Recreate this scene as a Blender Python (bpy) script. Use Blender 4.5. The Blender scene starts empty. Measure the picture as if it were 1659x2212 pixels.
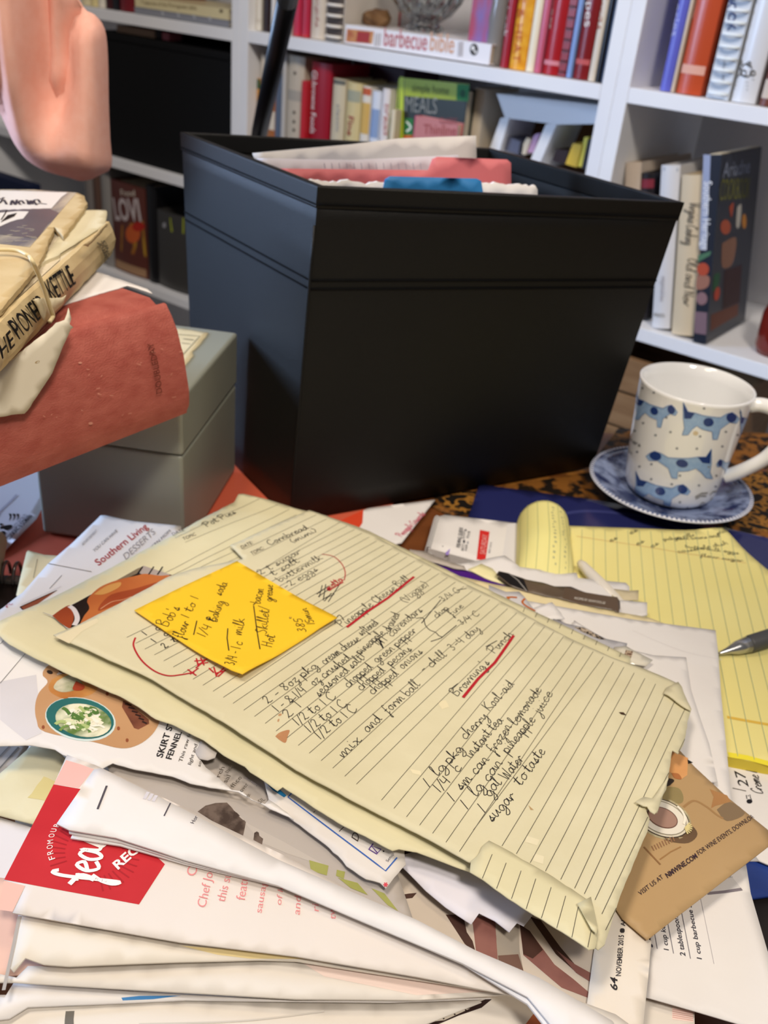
import bpy, math, random
import numpy as np
from mathutils import Vector, noise
from mathutils.geometry import delaunay_2d_cdt
random.seed(4)
sc = bpy.context.scene
C = sc.collection
# ------------------------------------------------------------------ camera, light, exposure
H = 0.37                       # eye height above the table top (m)
F = 2008.0; PITCH = math.radians(29.8); ROLL = math.radians(5.85)
fw = Vector((0, math.cos(PITCH), -math.sin(PITCH))); rt = Vector((1, 0, 0)); up = rt.cross(fw)
cr, sr = math.cos(ROLL), math.sin(ROLL)
EYE = Vector((0, 0, H))
def ray(x, y):
    X = x-829.5; Y = y-1106
    return rt*((cr*X+sr*Y)/F) + up*((sr*X-cr*Y)/F) + fw
def proj(P):
    v = P-EYE; w = v.dot(fw); a = v.dot(rt)*F/w; b = v.dot(up)*F/w
    return 829.5+cr*a+sr*b, 1106+sr*a-cr*b
def un(x, y, z):
    d = ray(x, y); return EYE + d*((z-H)/d.z)
cam = bpy.data.cameras.new('camera'); co = bpy.data.objects.new('camera', cam); C.objects.link(co)
cx = rt*cr+up*sr; cy = up*cr-rt*sr
from mathutils import Matrix
co.matrix_world = Matrix(((cx.x, cy.x, -fw.x, 0), (cx.y, cy.y, -fw.y, 0), (cx.z, cy.z, -fw.z, H), (0, 0, 0, 1)))
cam.sensor_fit = 'VERTICAL'; cam.sensor_height = 36; cam.sensor_width = 27
cam.lens = F/2212*36; cam.clip_start = .01
cam.dof.use_dof = True; cam.dof.focus_distance = .375; cam.dof.aperture_fstop = 15.0
sc.camera = co
sc.view_settings.view_transform = 'Standard'; sc.view_settings.look = 'None'
sc.view_settings.gamma = 1; sc.view_settings.exposure = -.30
w = bpy.data.worlds.new('world'); sc.world = w; w.use_nodes = True
w.node_tree.nodes['Background'].inputs[0].default_value = (.80, .82, .90, 1)
w.node_tree.nodes['Background'].inputs[1].default_value = .16
def area(name, loc, tgt, size, power, col):
    l = bpy.data.lights.new(name, 'AREA'); l.energy = power; l.size = size; l.color = col
    o = bpy.data.objects.new(name, l); C.objects.link(o); o.location = loc
    o.rotation_euler = (Vector(tgt)-Vector(loc)).to_track_quat('-Z', 'Y').to_euler()
    return o
area("shelf_fill_light", (-.45, .25, 1.55), (.05, 1.2, .2), .30, 14, (1, .90, .80))  # added fill aimed at the shelves to brighten them, not a known fixture
area('ceiling_fan_light', (.35, -.60, 1.75), (0, .9, .15), .28, 29, (1, .91, .81))
area('window_light', (-1.6, .75, .55), (-.1, .70, .13), .5, 8.5, (.46, .65, 1)).data.spread = math.radians(75)

# ------------------------------------------------------------------ materials
MATS = {}
def lin(c):
    if isinstance(c, str):
        c = tuple(int(c[i:i+2], 16)/255 for i in (0, 2, 4))
    return tuple(x/12.92 if x <= .04045 else ((x+.055)/1.055)**2.4 for x in c)+(1,)
def mat(c, rough=.6, spec=.3, c2=None, sc_=40, bump=0, bsc=200, contrast=.25, metal=0, trans=0, stretch=None, coat=0, kind='noise'):
    key = (c, rough, spec, c2, sc_, bump, bsc, contrast, metal, trans, stretch, coat, kind)
    if key in MATS: return MATS[key]
    m = bpy.data.materials.new('surface'); m.use_nodes = True
    nt = m.node_tree; b = nt.nodes['Principled BSDF']; L = nt.links.new
    b.inputs['Base Color'].default_value = lin(c); b.inputs['Roughness'].default_value = rough
    b.inputs['Specular IOR Level'].default_value = spec; b.inputs['Metallic'].default_value = metal
    b.inputs['Transmission Weight'].default_value = trans; b.inputs['Coat Weight'].default_value = coat
    tc = nt.nodes.new('ShaderNodeTexCoord'); mp = nt.nodes.new('ShaderNodeMapping'); L(tc.outputs['Object'], mp.inputs[0])
    if stretch: mp.inputs['Scale'].default_value = stretch
    if c2:
        r = nt.nodes.new('ShaderNodeValToRGB')
        if kind == 'noise':
            n = nt.nodes.new('ShaderNodeTexNoise'); n.inputs['Scale'].default_value = sc_; n.inputs['Detail'].default_value = 5
            L(mp.outputs[0], n.inputs['Vector']); L(n.outputs['Fac'], r.inputs[0])
        elif kind == 'swirl':
            n0 = nt.nodes.new('ShaderNodeTexNoise'); n0.inputs['Scale'].default_value = sc_*.6; L(mp.outputs[0], n0.inputs['Vector'])
            mx = nt.nodes.new('ShaderNodeMix'); mx.data_type = 'RGBA'; mx.blend_type = 'LINEAR_LIGHT'; mx.inputs['Factor'].default_value = .035
            L(mp.outputs[0], mx.inputs[6]); L(n0.outputs['Color'], mx.inputs[7])
            n = nt.nodes.new('ShaderNodeTexVoronoi'); n.feature = 'DISTANCE_TO_EDGE'; n.inputs['Scale'].default_value = sc_
            L(mx.outputs[2], n.inputs['Vector']); L(n.outputs['Distance'], r.inputs[0])
        else:
            n = nt.nodes.new('ShaderNodeTexWave'); n.inputs['Scale'].default_value = sc_; n.inputs['Distortion'].default_value = 3
            n.inputs['Detail'].default_value = 3
            L(mp.outputs[0], n.inputs['Vector']); L(n.outputs['Fac'], r.inputs[0])
        if kind == 'swirl': r.color_ramp.elements[0].position = .09; r.color_ramp.elements[1].position = .14
        else: r.color_ramp.elements[0].position = .5-contrast; r.color_ramp.elements[1].position = .5+contrast
        r.color_ramp.elements[0].color = lin(c); r.color_ramp.elements[1].color = lin(c2)
        L(r.outputs[0], b.inputs['Base Color'])
    if bump:
        n2 = nt.nodes.new('ShaderNodeTexNoise'); n2.inputs['Scale'].default_value = bsc; n2.inputs['Detail'].default_value = 4
        L(mp.outputs[0], n2.inputs['Vector'])
        bp = nt.nodes.new('ShaderNodeBump'); bp.inputs['Strength'].default_value = bump; bp.inputs['Distance'].default_value = .002
        L(n2.outputs['Fac'], bp.inputs['Height']); L(bp.outputs[0], b.inputs['Normal'])
    MATS[key] = m; return m
WHITE = mat('dfdad6', .65, .25, 'e5e1dd', 20, .2, 50)
WHITE2 = mat('dad2c7', .65, .25, 'e2dbd0', 14, .2, 50)
CREAM = mat('cdc5a2', .62, .25, 'dbd4b4', 26, .5, 38, .3)
CREAM2 = mat('cfc7a0', .62, .25, 'ddd5b0', 20, .5, 36, .3)
MANILA = mat('dccb9c', .6, .25, 'e5d6aa', 12, .1, 60)
GREYP = mat('b9b0a8', .6, .25, 'c5bdb5', 14, .12, 50)
YELLOW = mat('eadd8c', .6, .25, 'efe398', 10, .08, 40)
STICKY = mat('efc026', .6, .25, 'f3c830', 8, .1, 30)
INK = mat('17141a', .5, .3); INK2 = mat('4a4238', .6, .2); RED = mat('b3202c', .5, .3); RULE = mat('5f5a4c', .7, .1)
BLACKF = mat('070708', .75, .2, '0b0b0c', 300, .35, 900)
SHELFW = mat('e6e6ea', .45, .35, 'eeeeee', 8, .05, 60)
DARK = mat('15120f', .6, .3)
PAGES = mat('d9cdb4', .8, .1, 'c9bb9f', 500, 0, 200, .25, 0, 0, (1, 1, .1))

# ------------------------------------------------------------------ geometry helpers
class G:
    def __init__(s): s.v = []; s.f = []; s.m = []; s.mats = []; s.sm = []
    def mi(s, m):
        if m not in s.mats: s.mats.append(m)
        return s.mats.index(m)
    def add(s, vs, fs, m, smooth=False):
        o = len(s.v); s.v += [Vector(v) for v in vs]; k = s.mi(m)
        for f in fs: s.f.append([i+o for i in f]); s.m.append(k); s.sm.append(smooth)
    def hexa(s, b, t, m):           # four bottom corners (ccw from above), four top corners
        s.add(list(b)+list(t), [(3,2,1,0), (4,5,6,7), (0,1,5,4), (1,2,6,5), (2,3,7,6), (3,0,4,7)], m)
    def box(s, o, e1, e2, e3, m):    # corner and three edge vectors
        o = Vector(o); b = [o, o+e1, o+e1+e2, o+e2]; s.hexa(b, [p+e3 for p in b], m)
    def tube(s, pts, r, m, n=12, cap=True):
        pts = [Vector(p) for p in pts]; k = len(pts); rr = r if isinstance(r, (list, tuple)) else [r]*k
        vs = []; fs = []; ref = None
        for i, p in enumerate(pts):
            d = (pts[min(i+1, k-1)]-pts[max(i-1, 0)]).normalized()
            if ref is None: ref = d.orthogonal().normalized()
            u = (ref-d*ref.dot(d)).normalized(); ref = u; v = d.cross(u)
            for j in range(n):
                a = 2*math.pi*j/n; vs.append(p+(u*math.cos(a)+v*math.sin(a))*rr[i])
        for i in range(k-1):
            for j in range(n): fs.append((i*n+j, i*n+(j+1) % n, (i+1)*n+(j+1) % n, (i+1)*n+j))
        if cap: fs += [tuple(range(n))[::-1], tuple(range((k-1)*n, k*n))]
        s.add(vs, fs, m, True)
    def lathe(s, c, prof, m, n=64, sm=True):
        vs = []; fs = []; k = len(prof)
        for r, z in prof:
            for j in range(n):
                a = 2*math.pi*j/n; vs.append((c[0]+r*math.cos(a), c[1]+r*math.sin(a), c[2]+z))
        for i in range(k-1):
            for j in range(n): fs.append((i*n+j, i*n+(j+1) % n, (i+1)*n+(j+1) % n, (i+1)*n+j))
        s.add(vs, fs, m, sm)
    def obj(s, name, parent=None, bevel=0, label=None, cat=None, group=None, kind=None, recalc=False):
        if parent:
            org = parent.location.copy(); q_ = parent.parent
            while q_: org += q_.location; q_ = q_.parent
        else:
            zs = min(v.z for v in s.v); org = sum(s.v, Vector())/len(s.v); org.z = zs
        me = bpy.data.meshes.new(name); me.from_pydata([tuple(v-org) for v in s.v], [], s.f)
        for m in s.mats: me.materials.append(m)
        me.polygons.foreach_set('material_index', s.m); me.polygons.foreach_set('use_smooth', s.sm); me.update()
        if recalc:
            import bmesh
            bm = bmesh.new(); bm.from_mesh(me); bmesh.ops.recalc_face_normals(bm, faces=bm.faces); bm.to_mesh(me); bm.free()
        o = bpy.data.objects.new(name, me); C.objects.link(o)
        if parent: o.parent = parent
        else: o.location = org
        if bevel:
            b = o.modifiers.new('bevel', 'BEVEL'); b.width = bevel; b.segments = 3; b.limit_method = 'ANGLE'; b.angle_limit = .6
        tag(o, label, cat, group, kind); return o
def tag(o, label=None, cat=None, group=None, kind=None):
    for k, v in (('label', label), ('category', cat), ('group', group), ('kind', kind)):
        if v: o[k] = v
def thing(name, label, cat, loc, group=None):
    o = bpy.data.objects.new(name, None); C.objects.link(o); o.location = loc; o.empty_display_size = .02
    tag(o, label, cat, group); return o
class Plane:
    def __init__(s, O, e1, e2):
        s.O = Vector(O); s.e1 = Vector(e1).normalized(); e2 = Vector(e2); s.e2 = (e2-s.e1*e2.dot(s.e1)).normalized(); s.n = s.e1.cross(s.e2)
    def px(s, x, y):
        d = ray(x, y); t = (s.O-EYE).dot(s.n)/d.dot(s.n); p = EYE+d*t-s.O; return (p.dot(s.e1), p.dot(s.e2))
    def P(s, a, b, off=0): return s.O+s.e1*a+s.e2*b+s.n*off
    def at(s, x, y, off=0): return s.P(*s.px(x, y), off)
def flat(z): return Plane((0, .5, z), (1, 0, 0), (0, 1, 0))
def tri(*p):
    a, b, c = [un(*q) for q in p]; n = (b-a).cross(c-a)
    if n.z < 0: n = -n
    e1 = Vector((1, 0, 0)); e1 = (e1-n*e1.dot(n)/n.dot(n)); return Plane(a, e1, n.cross(e1))
def inside(poly, pts):
    x, y = pts[:, 0], pts[:, 1]; r = np.zeros(len(pts), bool); n = len(poly)
    for i in range(n):
        (x1, y1), (x2, y2) = poly[i], poly[(i+1) % n]
        if y1 == y2: continue
        c = ((y1 > y) != (y2 > y)) & (x < (x2-x1)*(y-y1)/(y2-y1)+x1); r ^= c
    return r
def bdist(poly, pts):
    d = np.full(len(pts), 9.)
    for i in range(len(poly)):
        a = np.array(poly[i]); b = np.array(poly[(i+1) % len(poly)]); ab = b-a; l = ab@ab
        if l < 1e-14: continue
        t = np.clip(((pts-a)@ab)/l, 0, 1); d = np.minimum(d, np.hypot(*(pts-a-t[:, None]*ab).T))
    return d
def resample(poly, res, rag=0, seed=0):
    out = []; n = len(poly); rr = min(res, .0025) if rag else res
    for i in range(n):
        a = np.array(poly[i]); b = np.array(poly[(i+1) % n]); l = np.hypot(*(b-a)); k = max(1, int(l/rr)); nn = np.array([-(b-a)[1], (b-a)[0]])/max(l, 1e-9)
        for j in range(k):
            p = a+(b-a)*j/k
            if rag: p = p+nn*rag*(noise.noise((p[0]*90, p[1]*90, seed))+.6*noise.noise((p[0]*400, p[1]*400, seed)))
            out.append((float(p[0]), float(p[1])))
    return out
def fill(poly, res):
    A = np.array(poly); lo = A.min(0); hi = A.max(0); g = []
    if res < max(hi-lo):
        gx = np.arange(lo[0]+res*.5, hi[0], res); gy = np.arange(lo[1]+res*.5, hi[1], res)
        if len(gx) and len(gy):
            X, Y = np.meshgrid(gx, gy); Y = Y+(np.arange(len(gx)) % 2)*res*.4; q = np.c_[X.ravel(), Y.ravel()]
            q = q[inside(poly, q)]
            if len(q): g = [tuple(map(float, p)) for p in q[bdist(poly, q) > res*.45]]
    n = len(poly); r = delaunay_2d_cdt([Vector(p) for p in list(poly)+g], [(i, (i+1) % n) for i in range(n)], [], 1, 1e-8, True)
    V = [(v.x, v.y) for v in r[0]]; T_ = [tuple(f) for f in r[2]]; cen = np.array([[sum(V[i][k] for i in f)/3 for k in (0, 1)] for f in T_])
    return V, [f for f, ok in zip(T_, inside(poly, cen)) if ok]
TXT = {}
def textmesh(s, wgt):
    if (s, wgt) in TXT: return TXT[(s, wgt)]
    c = bpy.data.curves.new('t', 'FONT'); c.body = s; c.offset = wgt; c.resolution_u = 3; o = bpy.data.objects.new('t', c); C.objects.link(o)
    dg = bpy.context.evaluated_depsgraph_get(); me = o.evaluated_get(dg).to_mesh()
    v = [(p.co.x, p.co.y) for p in me.vertices]; f = [tuple(p.vertices) for p in me.polygons]
    o.evaluated_get(dg).to_mesh_clear(); bpy.data.objects.remove(o); bpy.data.curves.remove(c)
    x0 = min(p[0] for p in v); x1 = max(p[0] for p in v); v = [((x-x0)/(x1-x0), y/.73) for x, y in v]
    TXT[(s, wgt)] = (v, f); return TXT[(s, wgt)]
# a hand's own letters: strokes on a grid, x-height 4, ascender 8, descender -4
HAND = {k: v for k, v in [l.split(' ', 1) for l in """
a 5|4 3 2 4 0 2 1 0 3 1 4 4 4 1 5.4 .6
b 4.4|0 8 0 1 1.5 0 3.6 1.6 3 3.6 1 3.4 0 2
c 4.4|4 3.2 2.4 4 .2 2 1.4 0 4.4 .8
d 5|4 3 2 4 0 2 1 0 3 1 4.4 8 4.2 1 5.4 .5
e 4.2|.2 1.8 3.6 2.8 2.2 4 .2 2 1.4 0 4.2 .8
f 4|4 7 3 8 2 6 1.4 0 1 -4 .2 -3 1 -1 3 1;.4 3.4 3.4 3.6
g 5|4 3 2 4 0 2 2 0 4 3 4 -2 2 -4 .2 -3 2 -1.4 5 1
h 5|0 0 1.6 8 .8 6 .4 0 1.6 3 3.4 4 3.6 1 5 .4
i 2.4|.4 4 .6 .6 2.4 .6;1.2 6 1.2 6.4
j 2.6|1.4 4 1.4 -2 0 -4 -1 -3 2.6 1;1.8 6 1.8 6.4
k 4.6|0 0 1.4 8 .6 6 .4 0;3.6 4 .8 2 2 1.4 4.6 0
l 2.8|.2 2 2 7.6 1 8 .4 3 .8 0 2.8 .8
m 7|0 3.6 .4 0 1.6 3.6 2.6 3.6 2.8 0 4.2 3.8 5.4 3.4 5.6 .6 7 .6
n 5|0 3.6 .4 0 1.8 3.7 3.4 3.6 3.6 .6 5 .6
o 4.4|2.4 4 .4 2.4 1.4 0 3.4 1.2 3 3.6 1.8 3.8 4.4 3.4
p 4.6|0 4.2 -.6 -4 .4 3 2.4 4 3.8 2.2 2.2 0 .4 .8 4.6 .6
q 5|4 3 2 4 0 2 1.6 0 4 3 3.6 -4 5 -2
r 4|.2 3.4 .4 0 1.4 3 2.6 4 3 3.2 4 3.4
s 4|.2 .6 2.4 4 2 2.6 3 1 1.6 0 .2 .6 4 .8
t 3.4|.4 1 1.6 7.4 1 2 1.6 0 3.4 .8;-.4 5 3.4 5.2
u 5|.2 4 .2 1 1.6 0 3.6 3.8 3.6 .8 5 .6
v 4.4|0 3.8 1.2 0 3 4 4.4 3.6
w 6.4|0 4 .6 .2 2.4 3 3 .2 5 4 6.4 3.6
x 4.4|0 3.8 1.4 3 2.6 .4 4.4 .6;3.6 4 0 0
y 4.8|.2 4 .6 1.2 2 1 3.8 4 3.4 -2 1.8 -4 .4 -3 4.8 1
z 4.2|.2 3.6 3.4 4 .4 .6 2.8 0 2.4 -3 1 -4 .6 -3 4.2 1
0 4.6|2 7 0 3.6 2 0 4 3.6 2 7
1 2|1.2 7.4 .6 0
2 4.6|.2 5.6 2 7.2 3.4 5.4 .4 .4 1.2 1 2.4 .2 4.4 .4
3 4.4|.4 6.4 2.4 7 2.8 5 1.4 3.8 3.4 2 1.6 0 0 .8
4 4.6|.6 7 .2 3 3.6 3.4;3.4 7 3 0
5 4.6|3.8 7 1 7 .6 4 3 4 3.4 1.6 1.6 0 0 .8
6 4.4|3 7 .6 3 1 .2 3.2 1.4 2 3.4 .6 2
7 4.4|.2 6.8 3.8 7 1.4 0
8 4.6|3.4 6.4 1.6 7 .6 5.4 3.4 2 1.8 0 .4 1.6 3.6 5.6 3.4 6.4
9 4.4|3.4 6 1.4 7 .4 5 2 3.6 3.4 6 2.6 0
/ 3.6|3.6 8 0 -1
- 4.4|.6 2.6 3.6 2.8
' 1.6|.8 8 .6 6
, 2|.8 .4 .2 -1.4
. 2|.6 .3 .8 0
( 3|2.6 8.4 .6 4 2.4 -1
) 3|.4 8.4 2.2 4 .2 -1
B 6|.6 8 .4 0;0 7.4 3 8.6 4.4 6.6 1 4.4 4.6 3.4 4 .6 .6 0
C 6|5.4 6.6 4 8.2 .6 5 1.4 .4 4 .2 6 1.6
H 6|.6 8 .6 0;4.6 8 4.6 0;.6 4 4.8 4.4
J 5|1 8 4 8 3 0 1 0
K 5.6|.8 8 .4 0;5 8 .8 3.6 5.4 0
L 5|1 8 .4 .6 4.6 .4
N 6|.4 0 .6 8 4.4 0 5 8
O 6|3 8 .4 4 2.4 0 5.4 3.4 3.4 8 2 7.4
P 5.6|1 8 .4 0;-1.4 6.6 1 8.4 5 7.6 4.4 4.6 .8 3.6
T 5|-.4 8 5 8;2.4 8 2 0
V 5|0 8 2 0 4.6 8
W 7.4|0 8 1.6 0 3.4 6 4.6 0 7 8
S 5|4.4 7.4 2 8.2 .8 6 4 2.6 2 0 0 1
# 9|0 6 9 6.6;-.4 3 8.6 3.6;0 -.4 8 .4;2 8 .6 -2;4.4 8.4 3 -2;7 8.4 5.6 -2
""".strip().split('\n')]}
def smoothline(p, n=4):
    if len(p) < 3: return p
    q = [p[0]]+list(p)+[p[-1]]; out = []
    for i in range(1, len(q)-2):
        a, b, c, d = [np.array(v, float) for v in q[i-1:i+3]]
        for j in range(n):
            t = j/n; out.append(tuple(.5*(2*b+(c-a)*t+(2*a-5*b+4*c-d)*t*t+(3*b-a-3*c+d)*t**3)))
    out.append(tuple(p[-1])); return out
class Surf:
    """writing and pictures laid on a surface S that answers px(x,y)->(a,b) and P(a,b,off)"""
    def __init__(s, S, g, res=.005, base=.00008): s.S = S; s.g = g; s.res = res; s.base = base
    def ribbon(s, ab, wd, m, lvl=2):
        ab = [np.array(p, float) for p in ab]; out = [ab[0]]
        for p in ab[1:]:
            l = np.hypot(*(p-out[-1])); k = max(1, int(l/s.res)); a = out[-1]
            out += [a+(p-a)*j/k for j in range(1, k+1)]
        vs = []; off = s.base*(1+lvl)
        for i, p in enumerate(out):
            d = out[min(i+1, len(out)-1)]-out[max(i-1, 0)]; l = np.hypot(*d)
            if l < 1e-9: d = np.array([1., 0]); l = 1
            nn = np.array([-d[1], d[0]])/l*wd/2; vs += [s.S.P(*(p+nn), off), s.S.P(*(p-nn), off)]
        s.g.add(vs, [(2*i, 2*i+1, 2*i+3, 2*i+2) for i in range(len(out)-1)], m)
    def line(s, pts, wd, m, smooth=False, lvl=2):
        if m is RULE and hasattr(s, 'poly'):           # printed rules stop at the paper's torn edge
            a, b = np.array(s.S.px(*pts[0])), np.array(s.S.px(*pts[-1])); q = a+(b-a)*np.linspace(0, 1, 80)[:, None]; ok = inside(s.poly, q); run = []
            for p, k in list(zip(q, ok))+[(None, False)]:
                if k: run.append(p)
                else:
                    if len(run) > 1: s.ribbon([run[0], run[-1]], wd, m, lvl)
                    run = []
            return
        if smooth: pts = smoothline(pts, 6)
        s.ribbon([s.S.px(*p) for p in pts], wd, m, lvl)
    def patch(s, pts, m, lvl=0, rag=0, smooth=False):
        if smooth: pts = smoothline(list(pts)+[pts[0]], 4)[:-1]
        poly = [s.S.px(*p) for p in pts]; poly = resample(poly, s.res, rag)
        v, f = fill(poly, s.res); s.g.add([s.S.P(a, b, s.base*(1+lvl)) for a, b in v], f, m)
    def ellipse(s, c, rx, ry, ang, m, lvl=0, n=28):
        a = math.radians(ang); s.patch([(c[0]+rx*math.cos(t)*math.cos(a)-ry*math.sin(t)*math.sin(a), c[1]+rx*math.cos(t)*math.sin(a)+ry*math.sin(t)*math.cos(a)) for t in [2*math.pi*i/n for i in range(n)]], m, lvl)
    def text(s, t, p0, p1, m, p2=None, h=.003, wgt=0, lvl=2):
        v, f = textmesh(t, wgt); a = np.array(s.S.px(*p0)); bx = np.array(s.S.px(*p1))-a
        if p2: by = np.array(s.S.px(*p2))-a
        else: by = np.array([-bx[1], bx[0]])/np.hypot(*bx)*h
        s.g.add([s.S.P(*(a+bx*x+by*y), s.base*(1+lvl)) for x, y in v], f, m)
    def hand(s, t, p0, p1, m=None, xh=.0021, wd=.00042, slant=.15, lvl=2):
        m = m or INK; strokes = []; x = 0; rnd = random.Random(t)
        for ch in t:
            if ch == ' ': x += 3.2; continue
            wdt, st = HAND.get(ch, HAND.get(ch.lower(), HAND['.'])).split('|'); jy = rnd.uniform(-.35, .35)
            for q in st.split(';'):
                n = [float(k) for k in q.split()]; pp = [(n[i]+rnd.uniform(-.15, .15), n[i+1]+jy) for i in range(0, len(n), 2)]
                strokes.append([(x+a+b*slant, b) for a, b in smoothline(pp, 4)])
            x += float(wdt)+.5
        a = np.array(s.S.px(*p0)); bx = np.array(s.S.px(*p1))-a; l = np.hypot(*bx); bx = bx/x; by = np.array([-bx[1], bx[0]])*x/l*xh/4
        for q in strokes: s.ribbon([a+bx*u+by*v for u, v in q], wd, m, lvl)
ALLS = [0]
class Sheet(Surf):
    def __init__(s, name, label, cat, pts, plane, m, thick=.0004, amp=.0005, wl=.055, res=.0045, rag=0, curl=(), group=None, side=None, parent=None):
        ALLS[0] += 1; s.seed = ALLS[0]*3.7; s.plane = plane; s.amp = amp; s.wl = wl
        s.curl = [(plane.px(x, y), r, h) for x, y, r, h in curl]
        s.S = s; s.g = G(); s.res = res; s.base = .00008; s.name = name; s.meta = (label, cat, group); s.parent = parent
        poly = resample([plane.px(*p) for p in pts], res, rag, s.seed); s.poly = poly
        v, f = fill(poly, res); n = len(v); eds = {}
        f = [q if (v[q[1]][0]-v[q[0]][0])*(v[q[2]][1]-v[q[0]][1])-(v[q[1]][1]-v[q[0]][1])*(v[q[2]][0]-v[q[0]][0]) > 0 else q[::-1] for q in f]
        for q in f:
            for i in range(3):
                e = (q[i], q[(i+1) % 3]); eds[e] = 1
        bd = [e for e in eds if (e[1], e[0]) not in eds]
        s.g.add([s.P(a, b) for a, b in v]+[s.P(a, b, -thick) for a, b in v], f, m, True)
        k = s.g.mi(side or m)
        for q in f: s.g.f.append([i+n for i in q[::-1]]); s.g.m.append(s.g.mi(m)); s.g.sm.append(True)
        for a, b in bd: s.g.f.append([b, a, a+n, b+n]); s.g.m.append(k); s.g.sm.append(False)
    def h(s, a, b):
        z = s.amp*(noise.noise((a/s.wl, b/s.wl, s.seed))+.25*noise.noise((a*2.6/s.wl, b*2.6/s.wl, s.seed+9)))
        for (ca, cb), r, hh in s.curl: z += hh*math.exp(-((a-ca)**2+(b-cb)**2)/(r*r))
        return z
    def px(s, x, y): return s.plane.px(x, y)
    def P(s, a, b, off=0): return s.plane.P(a, b, off+s.h(a, b))
    def done(s):
        l, c, gr = s.meta; return s.g.obj(s.name, s.parent, label=l, cat=c, group=gr)
def Z(ox, oy, k): return lambda *p: [(ox+x*k, oy+y*k) for x, y in p]
def Z1(ox, oy, k): return lambda x, y: (ox+x*k, oy+y*k)

# ------------------------------------------------------------------ the room and the three bookcases
P0 = Vector((.214, 1.27, 0)); T = Vector((-.816, .578, 0)).normalized(); W = Vector((.578, .816, 0)).normalized(); UP = Vector((0, 0, 1))
def bc(s, q, z): return P0+T*s+W*q+UP*z
g = G(); g.box((-2.6, -1.4, -.77), Vector((5.2, 0, 0)), Vector((0, 5.2, 0)), Vector((0, 0, .02)), mat('5a4030', .5, .3, '4a3426', 6, 0, 200, .3, 0, 0, (1, 8, 1))); g.obj('floor', kind='structure')
g = G(); g.box(bc(-2.2, .31, -.75), T*5.0, W*.05, UP*3.1, mat('c9c3b8', .8, .1, 'cfc9be', 4)); g.obj('wall_back', kind='structure')
def bookcase(label, s0, s1, boards):
    t = thing('bookcase', label, 'bookcase', bc((s0+s1)/2, .15, -.75)); th = .0185; D = .27
    for s in (s0, s1-th):
        g = G(); g.box(bc(s, 0, -.75), T*th, W*D, UP*1.85, SHELFW); g.obj('side_panel', t, .0008, recalc=True)
    g = G(); g.box(bc(s0, D, -.75), T*(s1-s0), W*.006, UP*1.85, mat('dcdce0', .55, .25)); g.obj('back_panel', t, recalc=True)
    for z in boards:
        g = G(); g.box(bc(s0+th+.0002, 0, z-.0175), T*(s1-s0-2*th-.0004), W*(D-.001), UP*.0175, SHELFW); g.obj('shelf_board', t, .0008, recalc=True)
    return t
PT = .281
bookcase('white bookcase at the right, its upper shelf holding the violet and orange spines', -.78, -.0183, [PT-.0005, 0, -.30, -.66, .62, 1.1])
bookcase('middle white bookcase behind the black fabric bin and slanting black pole', -.0181, .6345, [PT-.002, 0, -.30, -.66, .62, 1.1])
bookcase('left white bookcase behind the hanging salmon cloth', .6347, 1.42, [PT-.004, .029, -.195, -.45, -.7, .62, 1.1])
def sAt(x, q, z):
    lo, hi = -1.0, 1.7
    for _ in range(40):
        m = (lo+hi)/2
        if proj(bc(m, q, z))[0] > x: lo = m
        else: hi = m
    return (lo+hi)/2
def zAt(x, y, q):
    d = ray(x, y); o = P0+W*q; t = (o.x*W.x+o.y*W.y)/(d.x*W.x+d.y*W.y); return H+d.z*t
def unlean(a, b, a0, b0, th):
    c, n = math.cos(th), math.sin(th); a -= a0; b -= b0; return a0+c*a+n*b, b0-n*a+c*b
SHELF = {}
def fit(s0, s1, q, depth, z0):          # keep every book clear of the uprights and of its neighbours
    mid = (s0+s1)/2
    lo, hi = ((-.76, -.0385) if mid < -.03 else (.0012, .6150) if mid < .63 else (.6545, 1.39)); s0, s1 = max(s0, lo), min(s1, hi)
    row = SHELF.setdefault(round(z0, 2), [])
    for pas in (0, 1):
        for a, b, qa, qb in row:
            if min(s1, b)-max(s0, a) <= 0 or min(q+depth, qb)-max(q, qa) <= 0: continue
            if q < qa-.02 and qa-q > .05: depth = qa-q-.003; continue
            if (s0+s1) > (a+b): s0 = b+.0003
            else: s1 = a-.0003
    if s1-s0 < .003: print('THIN', s0, s1, q, z0)
    row.append((s0, s1, q, q+depth)); return s0, s1, depth
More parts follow.
